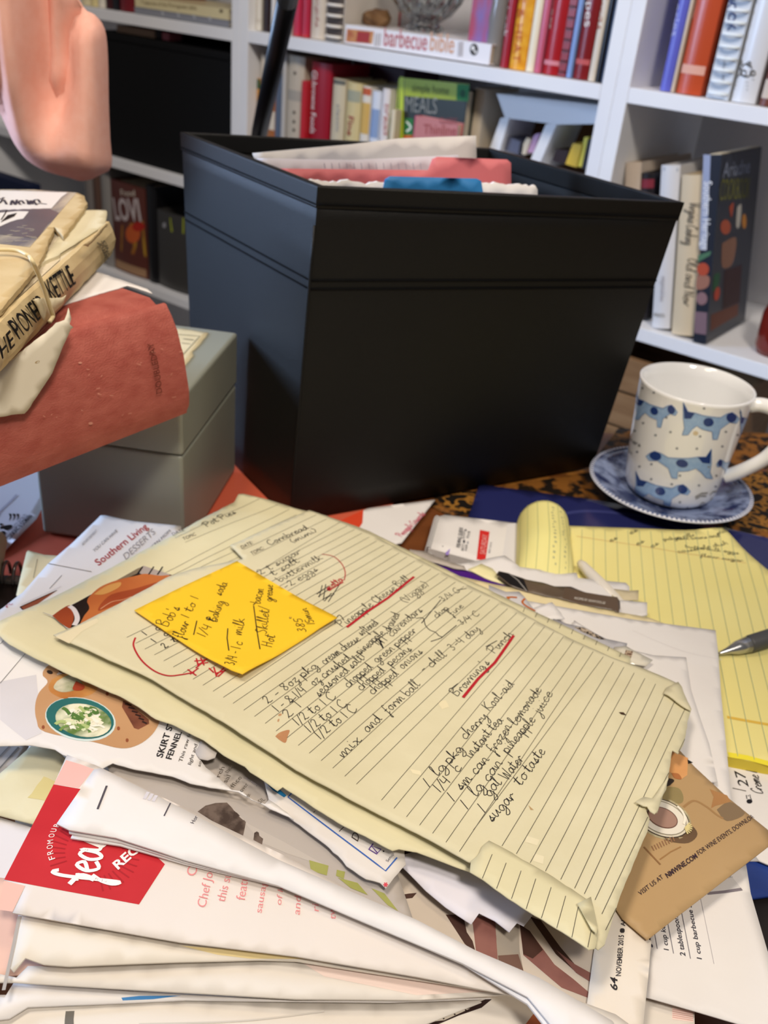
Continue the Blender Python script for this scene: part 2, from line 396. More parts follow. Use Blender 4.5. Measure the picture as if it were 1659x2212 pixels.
class Book(Surf):
    """upright book on a shelf, spine outwards: cover, pages"""
    def __init__(s, label, xl, xr, z0, top, col, depth=.17, q=.014, m=None, group=None, pages=True, flatspine=False, name='cookbook', cat='book', lean=0):
        s.lean = lean
        s.s1, s.s0 = sAt(xl, q, z0), sAt(xr, q, z0); z1 = top if isinstance(top, float) else zAt(top[0], top[1], q)
        s.s0, s.s1, depth = fit(s.s0, s.s1, q, depth, z0)
        s.m = m or mat(col, .32, .5); s.z0, s.z1, s.q, s.D = z0+.0003, z1, q, depth; wd = s.s1-s.s0
        s.plane = Plane(bc(0, q, 0), -T, UP); s.g = G(); s.S = s; s.res = .03; s.base = .0002
        s.bul = 0 if flatspine else min(.18*wd, .004); s.wd = wd; s.mid = -(s.s0+s.s1)/2
        s.t = thing(name, label, cat, bc((s.s0+s.s1)/2, q+depth/2, z0), group)
        n = 8; pr = [(-s.s1+.0004+(wd-.0008)*i/n) for i in range(n+1)]; vs = []
        for z in (s.z0, s.z1):
            for a in pr: vs.append(s.plane.P(a, z, -s.dep(a)))
            vs += [s.plane.P(pr[-1], z, -depth), s.plane.P(pr[-1]-.002, z, -depth), s.plane.P(pr[-1]-.002, z, -s.bul-.003), s.plane.P(pr[0]+.002, z, -s.bul-.003), s.plane.P(pr[0]+.002, z, -depth), s.plane.P(pr[0], z, -depth)]
        k = len(vs)//2; c = n+1
        fs = [(i, (i+1) % k, (i+1) % k+k, i+k) for i in range(k)]
        for o in (0, k):
            fs += [tuple(o+i for i in list(range(n+1))+[c+2, c+3]), (o+n, o+c, o+c+1, o+c+2), (o+0, o+c+3, o+c+4, o+c+5)]
        s.g.add(vs, fs, s.m)
        if pages:
            gp = G(); gp.box(s.plane.P(pr[0]+.0023, s.z0+.004, -depth+.004), s.plane.e1*(wd-.0054), s.plane.n*(depth-s.bul-.008), UP*(s.z1-s.z0-.008), PAGES); gp.obj('pages', s.t, recalc=True)
    def dep(s, a): u = (a-s.mid)/(s.wd/2); return s.bul*min(1, u*u)
    def px(s, x, y):
        a, b = s.plane.px(x, y); return unlean(a, b, s.mid, s.z0, s.lean)
    def P(s, a, b, off=0):
        if off > 0: a = max(s.mid-s.wd*.485, min(s.mid+s.wd*.485, a)); b = max(s.z0+.0015, b)
        return s.plane.P(a, b, off-s.dep(a))
    def band(s, y0, y1, m, x=None):      # colour band across the spine between two picture heights at picture column x
        x = x or proj(bc((s.s0+s.s1)/2, s.q, (s.z0+s.z1)/2))[0]
        za, zb = sorted((zAt(x, y0, s.q), zAt(x, y1, s.q))); a0, a1 = s.mid-s.wd*.46, s.mid+s.wd*.46; n = 6
        vs = []
        for i in range(n+1):
            a = a0+(a1-a0)*i/n; vs += [s.P(a, za, .0003), s.P(a, zb, .0003)]
        s.g.add(vs, [(2*i, 2*i+2, 2*i+3, 2*i+1) for i in range(n)], m)
    def done(s):
        s.g.obj('cover', s.t, recalc=False)
        if s.lean: s.t.location.z += s.wd/2*math.sin(s.lean)+.0004; s.t.rotation_euler = Matrix.Rotation(-s.lean, 3, W).to_euler()
        return s.t
    def comb(s, m, ya=-40, yb=None, n=14):
        gp = G(); h = s.z1-s.z0
        for i in range(n):
            z = s.z0+h*(i+.5)/n; r = s.wd*.40
            gp.tube([s.plane.P(s.mid+r*math.cos(a), z, r*.55*math.sin(a)+.0003) for a in [math.pi*j/8 for j in range(9)]], min(.0022, s.wd*.07), m, 6)
        gp.obj('comb_binding', s.t)
def simple(label, xl, xr, z0, top, col, grp, **k):
    b = Book(label, xl, xr, z0, top, col, group=grp, **k); return b
A = 'cookbooks standing on the upper middle shelf'; zm = PT-.0015
W1, W2, W3 = mat('f4f0ea', .5, .3), mat('d8cfc0', .5, .3), mat('f7f3ee', .5, .3)
b = simple('white spine first from the left upright, left of the black pole', 543, 562, zm, .50, 'e6dfd0', A); b.band(40, 48, W2, 552); b.done()
simple('dark brown spine second from the left upright, left of the black pole', 564, 581, zm, .49, '2b1a15', A).done()
simple('thin white spine right beside the dark brown one, partly behind the black pole', 583, 592, zm, .50, 'e9e6e2', A).done()
simple('maroon spine hidden behind the black pole on the upper shelf', 594, 609, zm, .48, '5a1a1e', A, depth=.13).done()
simple('grey-white thin spine just right of the black pole', 612, 627, zm, .49, 'c9c4bd', A, depth=.13).done()
b = simple('glossy pink-red spine, left one of the touching pink-red pair', 630, 646, zm, .50, 'c22b4a', A, depth=.13); b.band(74, 84, mat('d8452e', .3, .5), 640); b.done()
b = simple('glossy raspberry spine, right one of the touching pink-red pair', 647, 664, zm, .50, 'b92a44', A, depth=.13); b.band(76, 86, mat('d8452e', .3, .5), 656); b.done()
b = simple('cream glossy spine between the pink pair and the comb-bound book', 667, 697, zm, .50, 'd9cbb8', A, depth=.13); b.hand('recipes', (684, -30), (682, 60), mat('a05050'), .005, .0008); b.done()
b = simple('white comb-bound cookbook left of the flat paperback', 702, 741, zm, .50, 'd9d0c4', A, depth=.13, flatspine=True); b.comb(mat('f4ede2', .35, .4), n=16); b.band(-10, 90, mat('5b4d42'), 712); b.done()
b = simple('bright glossy red spine standing behind the flat white paperback', 748, 782, zm, .50, 'b3141c', A, q=.16, depth=.1); b.done()
b = simple('glossy red cookbook spine right of the glass, first of the right group', 1078, 1094, zm, .50, 'a01f2c', A); b.text('Cookbook', (1092, -60), (1085, 80), W1, h=.008); b.done()
b = simple('orange-yellow sparkling spine with red lettering', 1096, 1131, zm, .50, 'e59a22', A, m=mat('d98a1c', .25, .5, 'f2b63c', 90)); b.text('SPICE & HEAT', (1124, -80), (1107, 135), mat('c0571c'), h=.012); b.done()
b = simple('thin white and yellow spine right of the orange-yellow one', 1133, 1150, zm, .50, 'f0e4c8', A); b.done()
b = simple('thin pink spine between the white-yellow and the crimson one', 1151, 1165, zm, .50, 'c8607a', A); b.done()
b = simple('glossy crimson hardback with pale lettering near the right upright', 1168, 1203, zm, .50, 'a8161f', A); b.text('Flavors', (1192, -40), (1180, 62), W2, h=.008); b.band(128, 138, mat('d88a94'), 1172); b.done()
b = simple('crimson comb-bound cookbook beside the thin blue one', 1204, 1220, zm, .50, '8d1b22', A, flatspine=True); b.comb(mat('2a1212', .4, .4), n=18); b.done()
simple('thin pale blue spine beside the dark red recipes book', 1221, 1232, zm, .50, '7f9bcf', A).done()
b = simple('broad dark red hardback with white lettering Recipes', 1234, 1266, zm, .50, '7c1518', A); b.text('Recipes', (1270, -70), (1262, 58), W1, h=.011); b.band(126, 138, mat('c05a5a'), 1246); b.done()
b = simple('beige spine with red lettering third from the right upright', 1268, 1283, zm, .50, 'd6c9b5', A); b.hand('Texas', (1292, -20), (1288, 66), mat('a8503c'), .006, .0009); b.done()
simple('thin black spine with white tip second from the right upright', 1284, 1294, zm, .50, '1a1a1f', A).done()
simple('dark navy spine touching the right upright', 1295, 1306, zm, .50, '1b2740', A).done()
# lying on the upper middle shelf
def flatbook(label, pl, D, z0, z1, a0, a1, col, q, grp=None, name='paperback', decor=None, cat='book'):
    t = thing(name, label, cat, bc(-(a0+a1)/2, q+D/2, z0), grp); f = Plane(bc(0, q, 0), -T, UP); g = G(); th = .0016; h = z1-z0
    m = mat(col, .35, .45)
    g.box(f.P(a0, z0, -D), f.e1*(a1-a0), f.n*D, UP*th, m); g.box(f.P(a0, z1-th, -D), f.e1*(a1-a0), f.n*D, UP*th, m); g.box(f.P(a0, z0+th, -.002), f.e1*(a1-a0), f.n*.002, UP*(h-2*th), m)
    if decor:
        S = Surf(f, g, .03, .0002); decor(S)
    g.obj('cover', t)
    p = G(); p.box(f.P(a0+.002, z0+th+.0002, -D+.003), f.e1*(a1-a0-.004), f.n*(D-.0055), UP*(h-2*th-.0004), PAGES); p.obj('pages', t, recalc=True)
    return t
def bbq(S):
    S.patch([(750, 62), (808, 68), (804, 95), (747, 90)], mat('b0522c', .4, .3, 'd9a05c', 120), 0)
    S.patch([(772, 68), (800, 70), (797, 93), (770, 90)], mat('a8281c', .4, .3), 1)
    S.text('barbecue', (829, 98), (922, 109), mat('c9787c'), h=.024, wgt=.01)
    S.text('bible', (928, 108), (980, 115), mat('dda886'), h=.024, wgt=.01)
    for i in range(3): S.line([(812+i*5, 72), (810+i*5, 100)], .002, mat('b9b4b4'))
    for i in range(3): S.line([(992+i*4, 90), (990+i*4, 122)], .002, mat('c2bec2'))
    S.ellipse((1024, 107), 9, 13, 0, mat('2a2624'), 0); S.ellipse((1022, 104), 4, 5, 0, W1, 1); S.ellipse((1027, 112), 3, 3, 0, W1, 1)
q = .006; aL = -sAt(744, q, PT); aR = -sAt(1056, q, PT); zt = zAt(744, 52, q)
flatbook('thick white paperback lying flat with pink barbecue lettering on its spine', None, .2, PT, zt, aL, aR, 'efeaea', q, decor=bbq)
# cut-glass bowl, brown rock, marbled box and glass bottle on the flat paperback
gl = mat('e8eeee', .03, .5, trans=1.0)
def at_shelf(x, y, q, z): s = sAt(x, q, z); return bc(s, q, z)
p = at_shelf(915, 60, .085, zt)
g = G(); n = 28
def facet(prof):
    vs = []; fs = []; k = len(prof)
    for i, (r, z) in enumerate(prof):
        for j in range(n):
            a = 2*math.pi*(j+.5*(i % 2))/n; rr = r*(1+.035*(-1)**j); vs.append((p.x+rr*math.cos(a), p.y+rr*math.sin(a), p.z+z))
    for i in range(k-1):
        for j in range(n): fs.append((i*n+j, i*n+(j+1) % n, (i+1)*n+(j+1) % n, (i+1)*n+j))
    return vs, fs
g.add(*facet([(.0005, .001), (.026, .001), (.028, .006), (.020, .012), (.036, .022), (.050, .04), (.058, .062), (.064, .09), (.067, .12), (.064, .12), (.060, .09), (.053, .062), (.044, .04), (.028, .026), (.0005, .022)]), gl)
g.obj('glass_bowl', label='clear cut-glass bowl standing on the flat white paperback', cat='bowl')
def rock(x, r, z, q, name, label, m, cat):
    import bmesh
    bm = bmesh.new(); bmesh.ops.create_icosphere(bm, subdivisions=3, radius=1); c = at_shelf(x, 40, q, z)
    vs = []
    for v in bm.verts:
        k = 1+.28*noise.noise(v.co*1.7); vs.append(c+Vector((v.co.x*r[0]*k, v.co.y*r[1]*k, max(v.co.z*k, -.75)*r[2]+.75*r[2])))
    g = G(); g.add(vs, [[v.index for v in f.verts] for f in bm.faces], m, False); bm.free(); g.obj(name, label=label, cat=cat)
rock(815, (.022, .018, .013), zt, .06, 'rock', 'small brown rough rock left of the glass bowl', mat('5a3f2c', .9, .1, '8a6a48', 60, .4, 80), 'rock')
b = Book('red and blue marbled box standing right of the glass bowl', 1010, 1052, zt, .49, 'a32245', depth=.05, q=.02, m=mat('a8203f', .4, .4, '5866b4', 30, 0, 200, .12, 0, 0, (1, 1, .35)), pages=False, flatspine=True, name='marbled_box', cat='box'); b.done()
p = at_shelf(1066, 90, .03, PT-.0015); g = G(); g.lathe((p.x, p.y, p.z), [(.0005, 0), (.0135, 0), (.0145, .01), (.013, .04), (.0148, .055), (.013, .075), (.0145, .1), (.012, .15), (.011, .19), (.0005, .19)], mat('b9b6b2', .12, .5, metal=.0, trans=.55), 24); g.obj('glass_vase', label='slim grey glass vase between the marbled box and the red cookbook', cat='vase')
# middle bookcase, lower shelf
Bn = 'cookbooks standing on the lower middle shelf'; zl = .0003
def lower(label, xl, xr, top, col, **k): return Book(label, xl-3, xr-3, .0, top, col, group=Bn, q=k.pop('q', .02), **k)
def LX(x, y):   # picture column seen above the bin -> column where the same vertical meets the shelf
    return x
class Lb(Book):
    def __init__(s, label, xl, xr, yt, col, q=.02, **k):
        k.setdefault('depth', .095)
        # columns given at the visible height yt+60
        dz = ray((xl+xr)/2, yt+60); z = zAt((xl+xr)/2, yt+60, q)
        sl, sr_ = [-Plane(bc(0, q, 0), -T, UP).px(x, yt+60)[0] for x in (xl, xr)]
        x0, x1 = proj(bc(sl, q, .0))[0], proj(bc(sr_, q, .0))[0]
        Book.__init__(s, label, x0, x1, .0, ((xl+xr)/2, yt), col, q=q, group=Bn, **k)
b = Lb('orange and green picture spine at the far left of the lower shelf', 541, 560, 168, 'c58a3c'); b.band(170, 190, mat('1f5a34'), 550); b.band(192, 215, mat('e0a040'), 550); b.band(225, 262, mat('a85a28'), 549); b.done()
b = Lb('cream thin spine left of the pole on the lower shelf', 561, 572, 118, 'd8ccb8'); b.done()
b = Lb('orange-brown spine with white foot behind the pole', 575, 592, 185, 'a8683c'); b.band(240, 280, W2, 583); b.done()
b = Lb('slate blue thin spine right of the black pole', 593, 606, 160, '59667c'); b.done()
b = Lb('light grey thin upright spine before the beige hardback', 608, 617, 115, 'bfbcb8'); b.done()
b = Lb('tall beige hardback with small dark dots on its spine', 619, 654, 121, 'c5b8a4')
for y in (158, 243, 263, 281): b.ellipse((637-(y-158)*.02, y), 3, 4, 0, mat('5a5046'))
b.band(195, 218, mat('a8a094'), 636); b.done()
b = Lb('thin scarlet spine leaning on the dark red hardback', 648, 659, 174, 'bf2430', q=.012, depth=.14); b.done()
b = Lb('broad dark red hardback with white lettering on the lower shelf', 661, 712, 135, '9c1024'); b.text('Gl-browne Foods', (672, 152), (668, 287), W1, h=.014); b.done()
b = Lb('purple-black large picture book at the back of the lower shelf', 716, 868, 128, '3a1424', q=.12, depth=.1, m=mat('32101e', .4, .4, '46182c', 20)); b.done()
b = Lb('cream spine with a grey striped head right of the dark red hardback', 714, 742, 170, 'd3c6a8'); b.band(172, 182, mat('6a6a60'), 728); b.text('classic', (728, 225), (726, 285), mat('8a8f98'), h=.007); b.done()
b = Lb('cream spine with dark red lettering Fine', 745, 776, 178, 'd9c690'); b.text('Fine', (752, 250), (749, 292), mat('9a3434'), h=.012, wgt=.015); b.band(195, 220, mat('a8a890'), 762); b.done()
b = Lb('white and orange narrow spine left of the pale blue one', 778, 797, 186, 'e8dfd0'); b.band(190, 205, mat('c8603c'), 789); b.band(222, 290, mat('d8b060'), 790); b.done()
b = Lb('pale blue and white spine on the lower shelf', 799, 818, 196, 'dfe4ee'); b.band(235, 298, mat('8fa6cc'), 808); b.done()
b = Lb('white spine with small red lettering left of the short cream one', 821, 838, 191, 'ece4e0'); b.hand('bread', (832, 225), (828, 292), mat('b04a4a'), .005, .0009); b.done()
b = Lb('short cream spine left of the green and black cookbook', 840, 850, 236, 'e6d8b8', q=.012, depth=.015); b.done()
# green and black cookbook seen from its cover
class Facing(Surf):
    """book standing with its front cover towards the viewer"""
    def __init__(s, name, label, xl, xr, yt, q, th, m, msp, ang=0, grp=None):
        f = Plane(bc(0, q, 0), -T, UP); a0, zt_ = f.px(xl, yt); a1, _ = f.px(xr, yt); z0 = .0003
        e1 = (f.e1*math.cos(ang)-f.n*math.sin(ang)); s.plane = Plane(f.P(a0, 0), e1, UP); w = (a1-a0)/math.cos(ang)
        s.t = thing(name, label, 'book', s.plane.P(w/2, 0, -th/2)+UP*z0, grp); s.g = G(); s.res = .05; s.base = .0002; s.S = s.plane; P = s.plane
        for o in (0, -th+.002): s.g.box(P.P(0, z0, o-.002), P.e1*w, P.n*.002, UP*(zt_-z0), m)
        s.g.box(P.P(-.002, z0, -th), P.e1*.002, P.n*th, UP*(zt_-z0), msp)
        p = G(); p.box(P.P(.0005, z0+.003, -th+.0025), P.e1*(w-.004), P.n*(th-.005), UP*(zt_-z0-.006), PAGES); p.obj('pages', s.t, recalc=True)
    def done(s): s.g.obj('cover', s.t)
c = Facing('cookbook', 'green and charcoal cookbook with Meals on its facing cover', 864, 1014, 170, .03, .022, mat('2f3634', .35, .4), mat('b5c832', .35, .4), 0, Bn)
YG = mat('a4b52c', .35, .4); c.patch([(874, 168), (1014, 182), (1012, 219), (874, 207)], YG); c.text('simple home', (890, 198), (970, 205), mat('55602a'), h=.012)
c.patch([(988, 181), (1014, 183), (1012, 219), (986, 216)], mat('2c7a44'), 1); c.ellipse((1000, 202), 6, 9, 0, mat('1c5230'), 2)
c.text('MEALS', (876, 241), (944, 246), mat('8d908c'), h=.022); c.patch([(874, 255), (893, 256), (893, 300), (872, 300)], mat('2d7a40'), 1); c.patch([(872, 292), (893, 292), (893, 300), (872, 300)], mat('d86a2c'), 2); c.line([(878, 262), (888, 275), (878, 284)], .003, mat('e8efe0'), True)
c.patch([(864, 166), (873, 167), (871, 305), (860, 305)], mat('b9cc36', .35, .4), 0); c.done()
c = Facing('booklet', 'pink paperback in front of the green and charcoal cookbook', 899, 992, 250, .012, .015, mat('c87f7c', .4, .35), mat('b84a66', .4, .35), 0, Bn)
c.text('CLASSIC', (950, 266), (988, 268), mat('8c3a40'), h=.008); c.text('Thinline', (915, 289), (985, 293), mat('a8524e'), h=.014); c.done()
Lb('beige spine standing right of the green and charcoal cookbook', 1016, 1040, 190, 'cdbfa8', q=.05).done()
# little white slanted rack with small books, right end of that shelf
t = thing('book_rack', 'small white slanted wooden rack at the right end of the lower middle shelf', 'rack', at_shelf(1180, 300, .12, 0))
f = Plane(bc(0, .06, 0), -T, UP)
def slab(pts, D, m, name, par, off=0):
    g = G(); fr = [f.P(*f.px(*p), off) for p in pts]; n = len(fr); bk = [v-f.n*D for v in fr]
    g.add(fr+bk, [tuple(range(n)), tuple(range(2*n-1, n-1, -1))]+[(i, i+n, (i+1) % n+n, (i+1) % n) for i in range(n)], m); return g.obj(name, par, recalc=True)
z3 = Z(1060, 0, .361)
slab(z3((35, 560), (650, 630), (648, 742), (395, 745), (85, 705)), .10, SHELFW, 'top_board', t)
slab(z3((60, 705), (112, 705), (20, 1010), (-50, 1010)), .09, SHELFW, 'divider', t); slab(z3((330, 742), (395, 742), (280, 1010), (215, 1010)), .09, SHELFW, 'divider', t)
slab(z3((-60, 1005), (660, 1100), (660, 1125), (-60, 1030)), .10, SHELFW, 'base_board', t)
slab(z3((85, 708), (648, 746), (655, 1100), (-20, 1005)), .004, mat('7d5a3a', .6, .2, '5e4028', 12), 'back_board', t, -.08)
sm = 'small books in the white slanted rack'
def little(label, pts, col, off=-.01, D=.05): 
    o = slab(pts, D, mat(col, .4, .35), 'small_book', None, off); tag(o, label, 'book', sm)
little('small slate-blue book with a pale emblem in the slanted rack', z3((80, 820), (155, 850), (140, 925), (60, 900)), '5c5f72')
little('small cream book beside the slate-blue one', z3((175, 860), (195, 825), (218, 840), (185, 930), (165, 925)), 'd6c8b0')
little('small lilac book in the slanted rack', z3((235, 808), (270, 800), (230, 920), (190, 915)), 'c098b8', -.012)
little('small maroon book in the slanted rack', z3((272, 812), (325, 815), (285, 930), (235, 925)), '6e1c24')
little('small black and red book in the slanted rack', z3((370, 895), (445, 905), (425, 985), (345, 965)), '2a1512'); 
little('small yellow book in the slanted rack', z3((470, 860), (525, 870), (490, 1005), (425, 985)), 'd8b43c')
little('small bright yellow thin book in the slanted rack', z3((535, 825), (560, 822), (520, 1005), (493, 1000)), 'e2d050', -.012)
little('small black book at the right of the slanted rack', z3((565, 835), (602, 850), (560, 1020), (522, 1010)), '24242a')
little('small brick-red folded card on top of the slanted rack dividers', z3((400, 715), (440, 686), (470, 720), (455, 740), (395, 735)), 'b0553c', -.004, .02)
# right bookcase, upper shelf
Rn = 'cookbooks standing on the upper right shelf'; zr = PT
b = Book('violet-blue slim hardback with lettering Memories', 1423, 1446, zr, .50, '5f62c0', group=Rn); b.text('Memories', (1464, -70), (1447, 78), mat('c8ccf4'), h=.010); b.done()
Book('thin beige pages-edge spine between the violet and the orange book', 1447, 1455, zr, .50, 'c8b49c', group=Rn).done()
b = Book('orange-red broad cloth hardback on the upper right shelf', 1457, 1510, zr, .50, 'bc4a26', group=Rn); b.band(138, 158, mat('e0a894'), 1478); b.line([(1498, -40), (1493, 40)], .003, mat('e8a088')); b.done()
b = Book('white comb-bound cookbook with blue lettering on the upper right shelf', 1524, 1572, zr, .50, 'cfd4da', group=Rn, flatspine=True); b.comb(mat('e8f0f4', .3, .4), n=18); b.text('COLOR BOOK', (1577, -110), (1572, 68), mat('34477c'), h=.009, wgt=.02); b.text('Southern tables', (1563, 122), (1558, 182), mat('8f9298'), h=.004); b.done()
b = Book('white glossy spine with dark scroll ornament', 1576, 1628, zr, .50, 'd6d6d8', group=Rn); b.text('COOK', (1618, -90), (1613, 15), mat('5a86b4'), h=.011)
for i, (x, y, r) in enumerate([(1590, 155, 9), (1612, 152, 13), (1606, 158, 6), (1596, 135, 5), (1618, 138, 4), (1585, 160, 5), (1626, 158, 5)]): b.line([(x+r*math.cos(a), y+r*1.1*math.sin(a)) for a in [k*.6 for k in range(11)]], .0016, mat('55524e'))
b.line([(1578, 168), (1628, 172)], .0012, mat('8a8886'))
for i in range(3): b.line([(1582, 176+i*8), (1616, 178+i*8)], .001, mat('a8a6a4'))
b.done()
b = Book('dark brown and rust spine at the right end of the upper right shelf', 1637, 1668, zr, .50, '6b3a2c', group=Rn); b.band(170, 212, mat('c8b8a8'), 1650); b.done()
# right bookcase, lower shelf
Ln = 'cookbooks standing on the lower right shelf'; z4 = Z1(1240, 320, .2526)
LEAN = math.radians(10.5)
class Rb(Book):
    def __init__(s, label, xl, xr, yt, col, q=.012, **k): Book.__init__(s, label, xl, xr, 0., ((xl+xr)/2+20, yt), col, q=q, group=Ln, lean=LEAN, **k)
Rb('beige wide spine just right of the middle upright on the lower right shelf', 1334, 1366, 350, 'c9b9a8', q=.03).done()
b = Rb('small black spine with a red picture peeping over the bin corner', 1367, 1395, 372, '1c181a', q=.03); b.band(385, 405, mat('7c2430'), 1395); b.done()
b = Rb('white spine with pale lettering left of the buff one', 1405, 1443, 355, 'dcdada'); b.text('vegetables', (1428, 600), (1424, 655), mat('b0acb0'), h=.007); b.text('PRESS', (1410, 688), (1434, 690), mat('8a8478'), h=.005); b.line([(1432, 370), (1462, 372)], .004, mat('9aa2ac')); b.done()
b = Rb('dark teal-topped book at the back between the white and the buff spine', 1444, 1500, 352, '28405a', q=.13, depth=.1); b.done()
b = Rb('buff spine with script lettering left of the dark vegetable cookbook', 1447, 1497, 377, 'd9c5a4', q=.008); b.hand('Virginia Cooking', z4(985, 490), z4(940, 850), m=mat('6e6250'), xh=.007, wd=.0011); b.hand('Old and New', z4(965, 960), z4(925, 1370), m=mat('6e6250'), xh=.0065, wd=.0011); b.done()
# dark cookbook with vegetables, spine and front board both seen
f = Plane(bc(0, .004, 0), -T, UP); a0 = f.px(1499, 729)[0]; a1 = f.px(1527, 734)[0]; ztp = f.px(1526, 336)[1]/math.cos(LEAN)
t = thing('cookbook', 'large dark cookbook with painted vegetables at the right of the lower right shelf', 'book', f.P((a0+a1)/2, 0)+UP*.0003, Ln)
g = G(); DK = mat('242833', .35, .45); d1 = un(1598, 676, 0)-f.P(a1, 0); d1.z = 0; d1 = W.copy(); Lw = .145
side = Plane(f.P(a1, 0), d1, UP); RT = Matrix.Rotation(LEAN, 3, W); base = t.location.copy()
class Tilt:                                   # writing goes on the upright book; the whole book is then leaned
    def __init__(s, pl): s.pl = pl; s.n = RT.inverted() @ pl.n; s.o = base+RT.inverted() @ (pl.O-base)
    def px(s, x, y):
        d = ray(x, y); p = EYE+d*((s.o-EYE).dot(s.n)/d.dot(s.n)); p = base+RT @ (p-base)-s.pl.O; return p.dot(s.pl.e1), p.dot(s.pl.e2)
    def P(s, a, b, off=0): return s.pl.P(a, b, off)
back = d1*Lw
g.hexa([f.P(a0, .0003), f.P(a1, .0003), f.P(a1, .0003)+back, f.P(a0, .0003)+back], [f.P(a0, ztp), f.P(a1, ztp), f.P(a1, ztp)+back, f.P(a0, ztp)+back], DK)
S1 = Surf(Tilt(f), g, .03, .0003); S2 = Surf(Tilt(side), g, .03, .0003)
zz = lambda *p: [z4(*q) for q in p]
S1.patch(zz((1105, 70), (1165, 75), (1130, 890), (1068, 880)), mat('9aa4c0', .4, .4)); S1.text('Southern Heritage', z4(1112, 300), z4(1088, 885), mat('eef0f4'), h=.010, wgt=.01)
S1.patch(zz((1060, 930), (1170, 895), (1160, 930), (1055, 990)), mat('4c7458'), 0); S1.ellipse(z4(1100, 1050), 13, 14, 0, mat('b04a30'), 1); S1.patch(zz((1050, 1100), (1150, 1110), (1140, 1200), (1045, 1220)), mat('9a6a58'), 0, smooth=True); S1.ellipse(z4(1090, 1300), 12, 14, 0, mat('8a6a6c'), 1); S1.patch(zz((1032, 1410), (1135, 1420), (1128, 1610), (1026, 1595)), mat('7d646c'), 0)
S2.text('Ariadne', z4(1260, 270), z4(1490, 225), mat('8e96a8'), h=.018); S2.text('COOKBOOK', z4(1232, 465), z4(1485, 440), mat('7a7a3c'), h=.026)
S2.ellipse(z4(1290, 690), 11, 16, 0, mat('b0563a'), 0); S2.patch(zz((1320, 520), (1360, 480), (1340, 610)), mat('a84a30'), 0, smooth=True); S2.patch(zz((1390, 520), (1425, 500), (1410, 680), (1380, 680)), mat('b9b4a8'), 0, smooth=True); S2.patch(zz((1260, 830), (1380, 780), (1350, 1000), (1260, 1030)), mat('8a6450'), 0, smooth=True); S2.patch(zz((1190, 1100), (1240, 1080), (1230, 1180), (1180, 1240)), mat('2f5a3c'), 0, smooth=True); S2.ellipse(z4(1215, 1260), 6, 15, 10, mat('b84a34'), 1); S2.patch(zz((1165, 1440), (1400, 1340), (1395, 1440), (1160, 1580)), mat('6a4030'), 0); S2.patch(zz((1280, 1060), (1430, 1010), (1410, 1330), (1265, 1390)), mat('3c2626'), 0); S2.ellipse(z4(1450, 640), 5, 16, 0, mat('b87a34'), 0)
g.obj('cover', t)
p = G(); p.box(f.P(a0+.002, ztp+.0002)+d1*.004, f.e1*(a1-a0-.004), d1*(Lw-.006), UP*.0008, PAGES); p.obj('pages', t, recalc=True)
t.rotation_euler = RT.inverted().to_euler(); t.location.z += (a1-a0)/2*math.sin(LEAN)+.0006
slabp = [(1628, 352), (1640, 355), (1638, 383), (1628, 380)]
p = at_shelf(1668, 700, .05, 0.); g = G(); g.lathe((p.x, p.y, p.z+.0005), [(.0005, 0), (.02, 0), (.024, .01), (.025, .05), (.018, .075), (.011, .1), (.011, .12), (.0005, .12)], mat('6e1f16', .15, .5), 32); g.obj('bottle', label='dark red bottle at the right edge of the lower right shelf', cat='bottle')
# brown crate on the low shelf behind the mug
t = thing('wooden_crate', 'brown wooden crate on the low shelf behind the mug', 'crate', bc(-.17, .09, -.30)); WD = mat('9a7a58', .6, .2, '7a5a3c', 14, .1, 60, .3, 0, 0, (1, 1, 6))
for k in range(5):
    g = G(); g.box(bc(-.27, .01, -.299+k*.051), T*.215, W*.012, UP*.047, WD); g.obj('slat', t, .001, recalc=True)
for s in (-.275, -.061):
    g = G(); g.box(bc(s, .0105, -.2995), T*.006, W*.16, UP*.255, WD); g.obj('side', t, recalc=True)
g = G(); g.box(bc(-.27, .16, -.299), T*.209, W*.01, UP*.25, WD); g.obj('back', t, recalc=True)

# left bookcase, upper shelf
Un = 'books on the upper left shelf'; zu = PT-.0035
Book('cream spine nearest the salmon cloth on the upper left shelf', 172, 192, zu, .45, 'd9cba4', group=Un).done()
Book('pale yellow spine with dark head on the upper left shelf', 193, 208, zu, .44, 'd8c890', group=Un).done()
Book('white spine with dark foot on the upper left shelf', 209, 224, zu, .45, 'e0d8c8', group=Un).done()
Book('dark maroon spine on the upper left shelf', 226, 240, zu, .44, '3a1416', group=Un).done()
Book('black thin spine with white specks on the upper left shelf', 241, 254, zu, .44, '17161a', group=Un).done()
Book('maroon-red spine left of the two lying books', 256, 287, zu, .45, '6e141c', group=Un).done()
q = .008; aL, aR = -sAt(291, q, zu), min(-.6575, -sAt(494, q, zu)); zq = zAt(291, 14, q); zq2 = zAt(291, -8, q)
flatbook('grey hardback lying flat, lower one of the two lying books', None, .18, zu+.0003, zq, aL, aR, '84868e', q, Un, 'cookbook', lambda S: [S.line([(350+i*34, 24+i*4), (354+i*34, 33+i*4)], .004, mat('b0b2b8')) for i in range(4)])
flatbook('cream hardback lying flat on the grey one', None, .18, zq+.0003, zq2, aL+.002, aR-.001, 'd8cba0', q, Un, 'cookbook', lambda S: [S.text('Treasures of the Portuguese table', (305, 8), (425, 21), mat('8a7a5a'), h=.006), S.ellipse((478, 24), 4, 4, 0, mat('6a5c44'))])
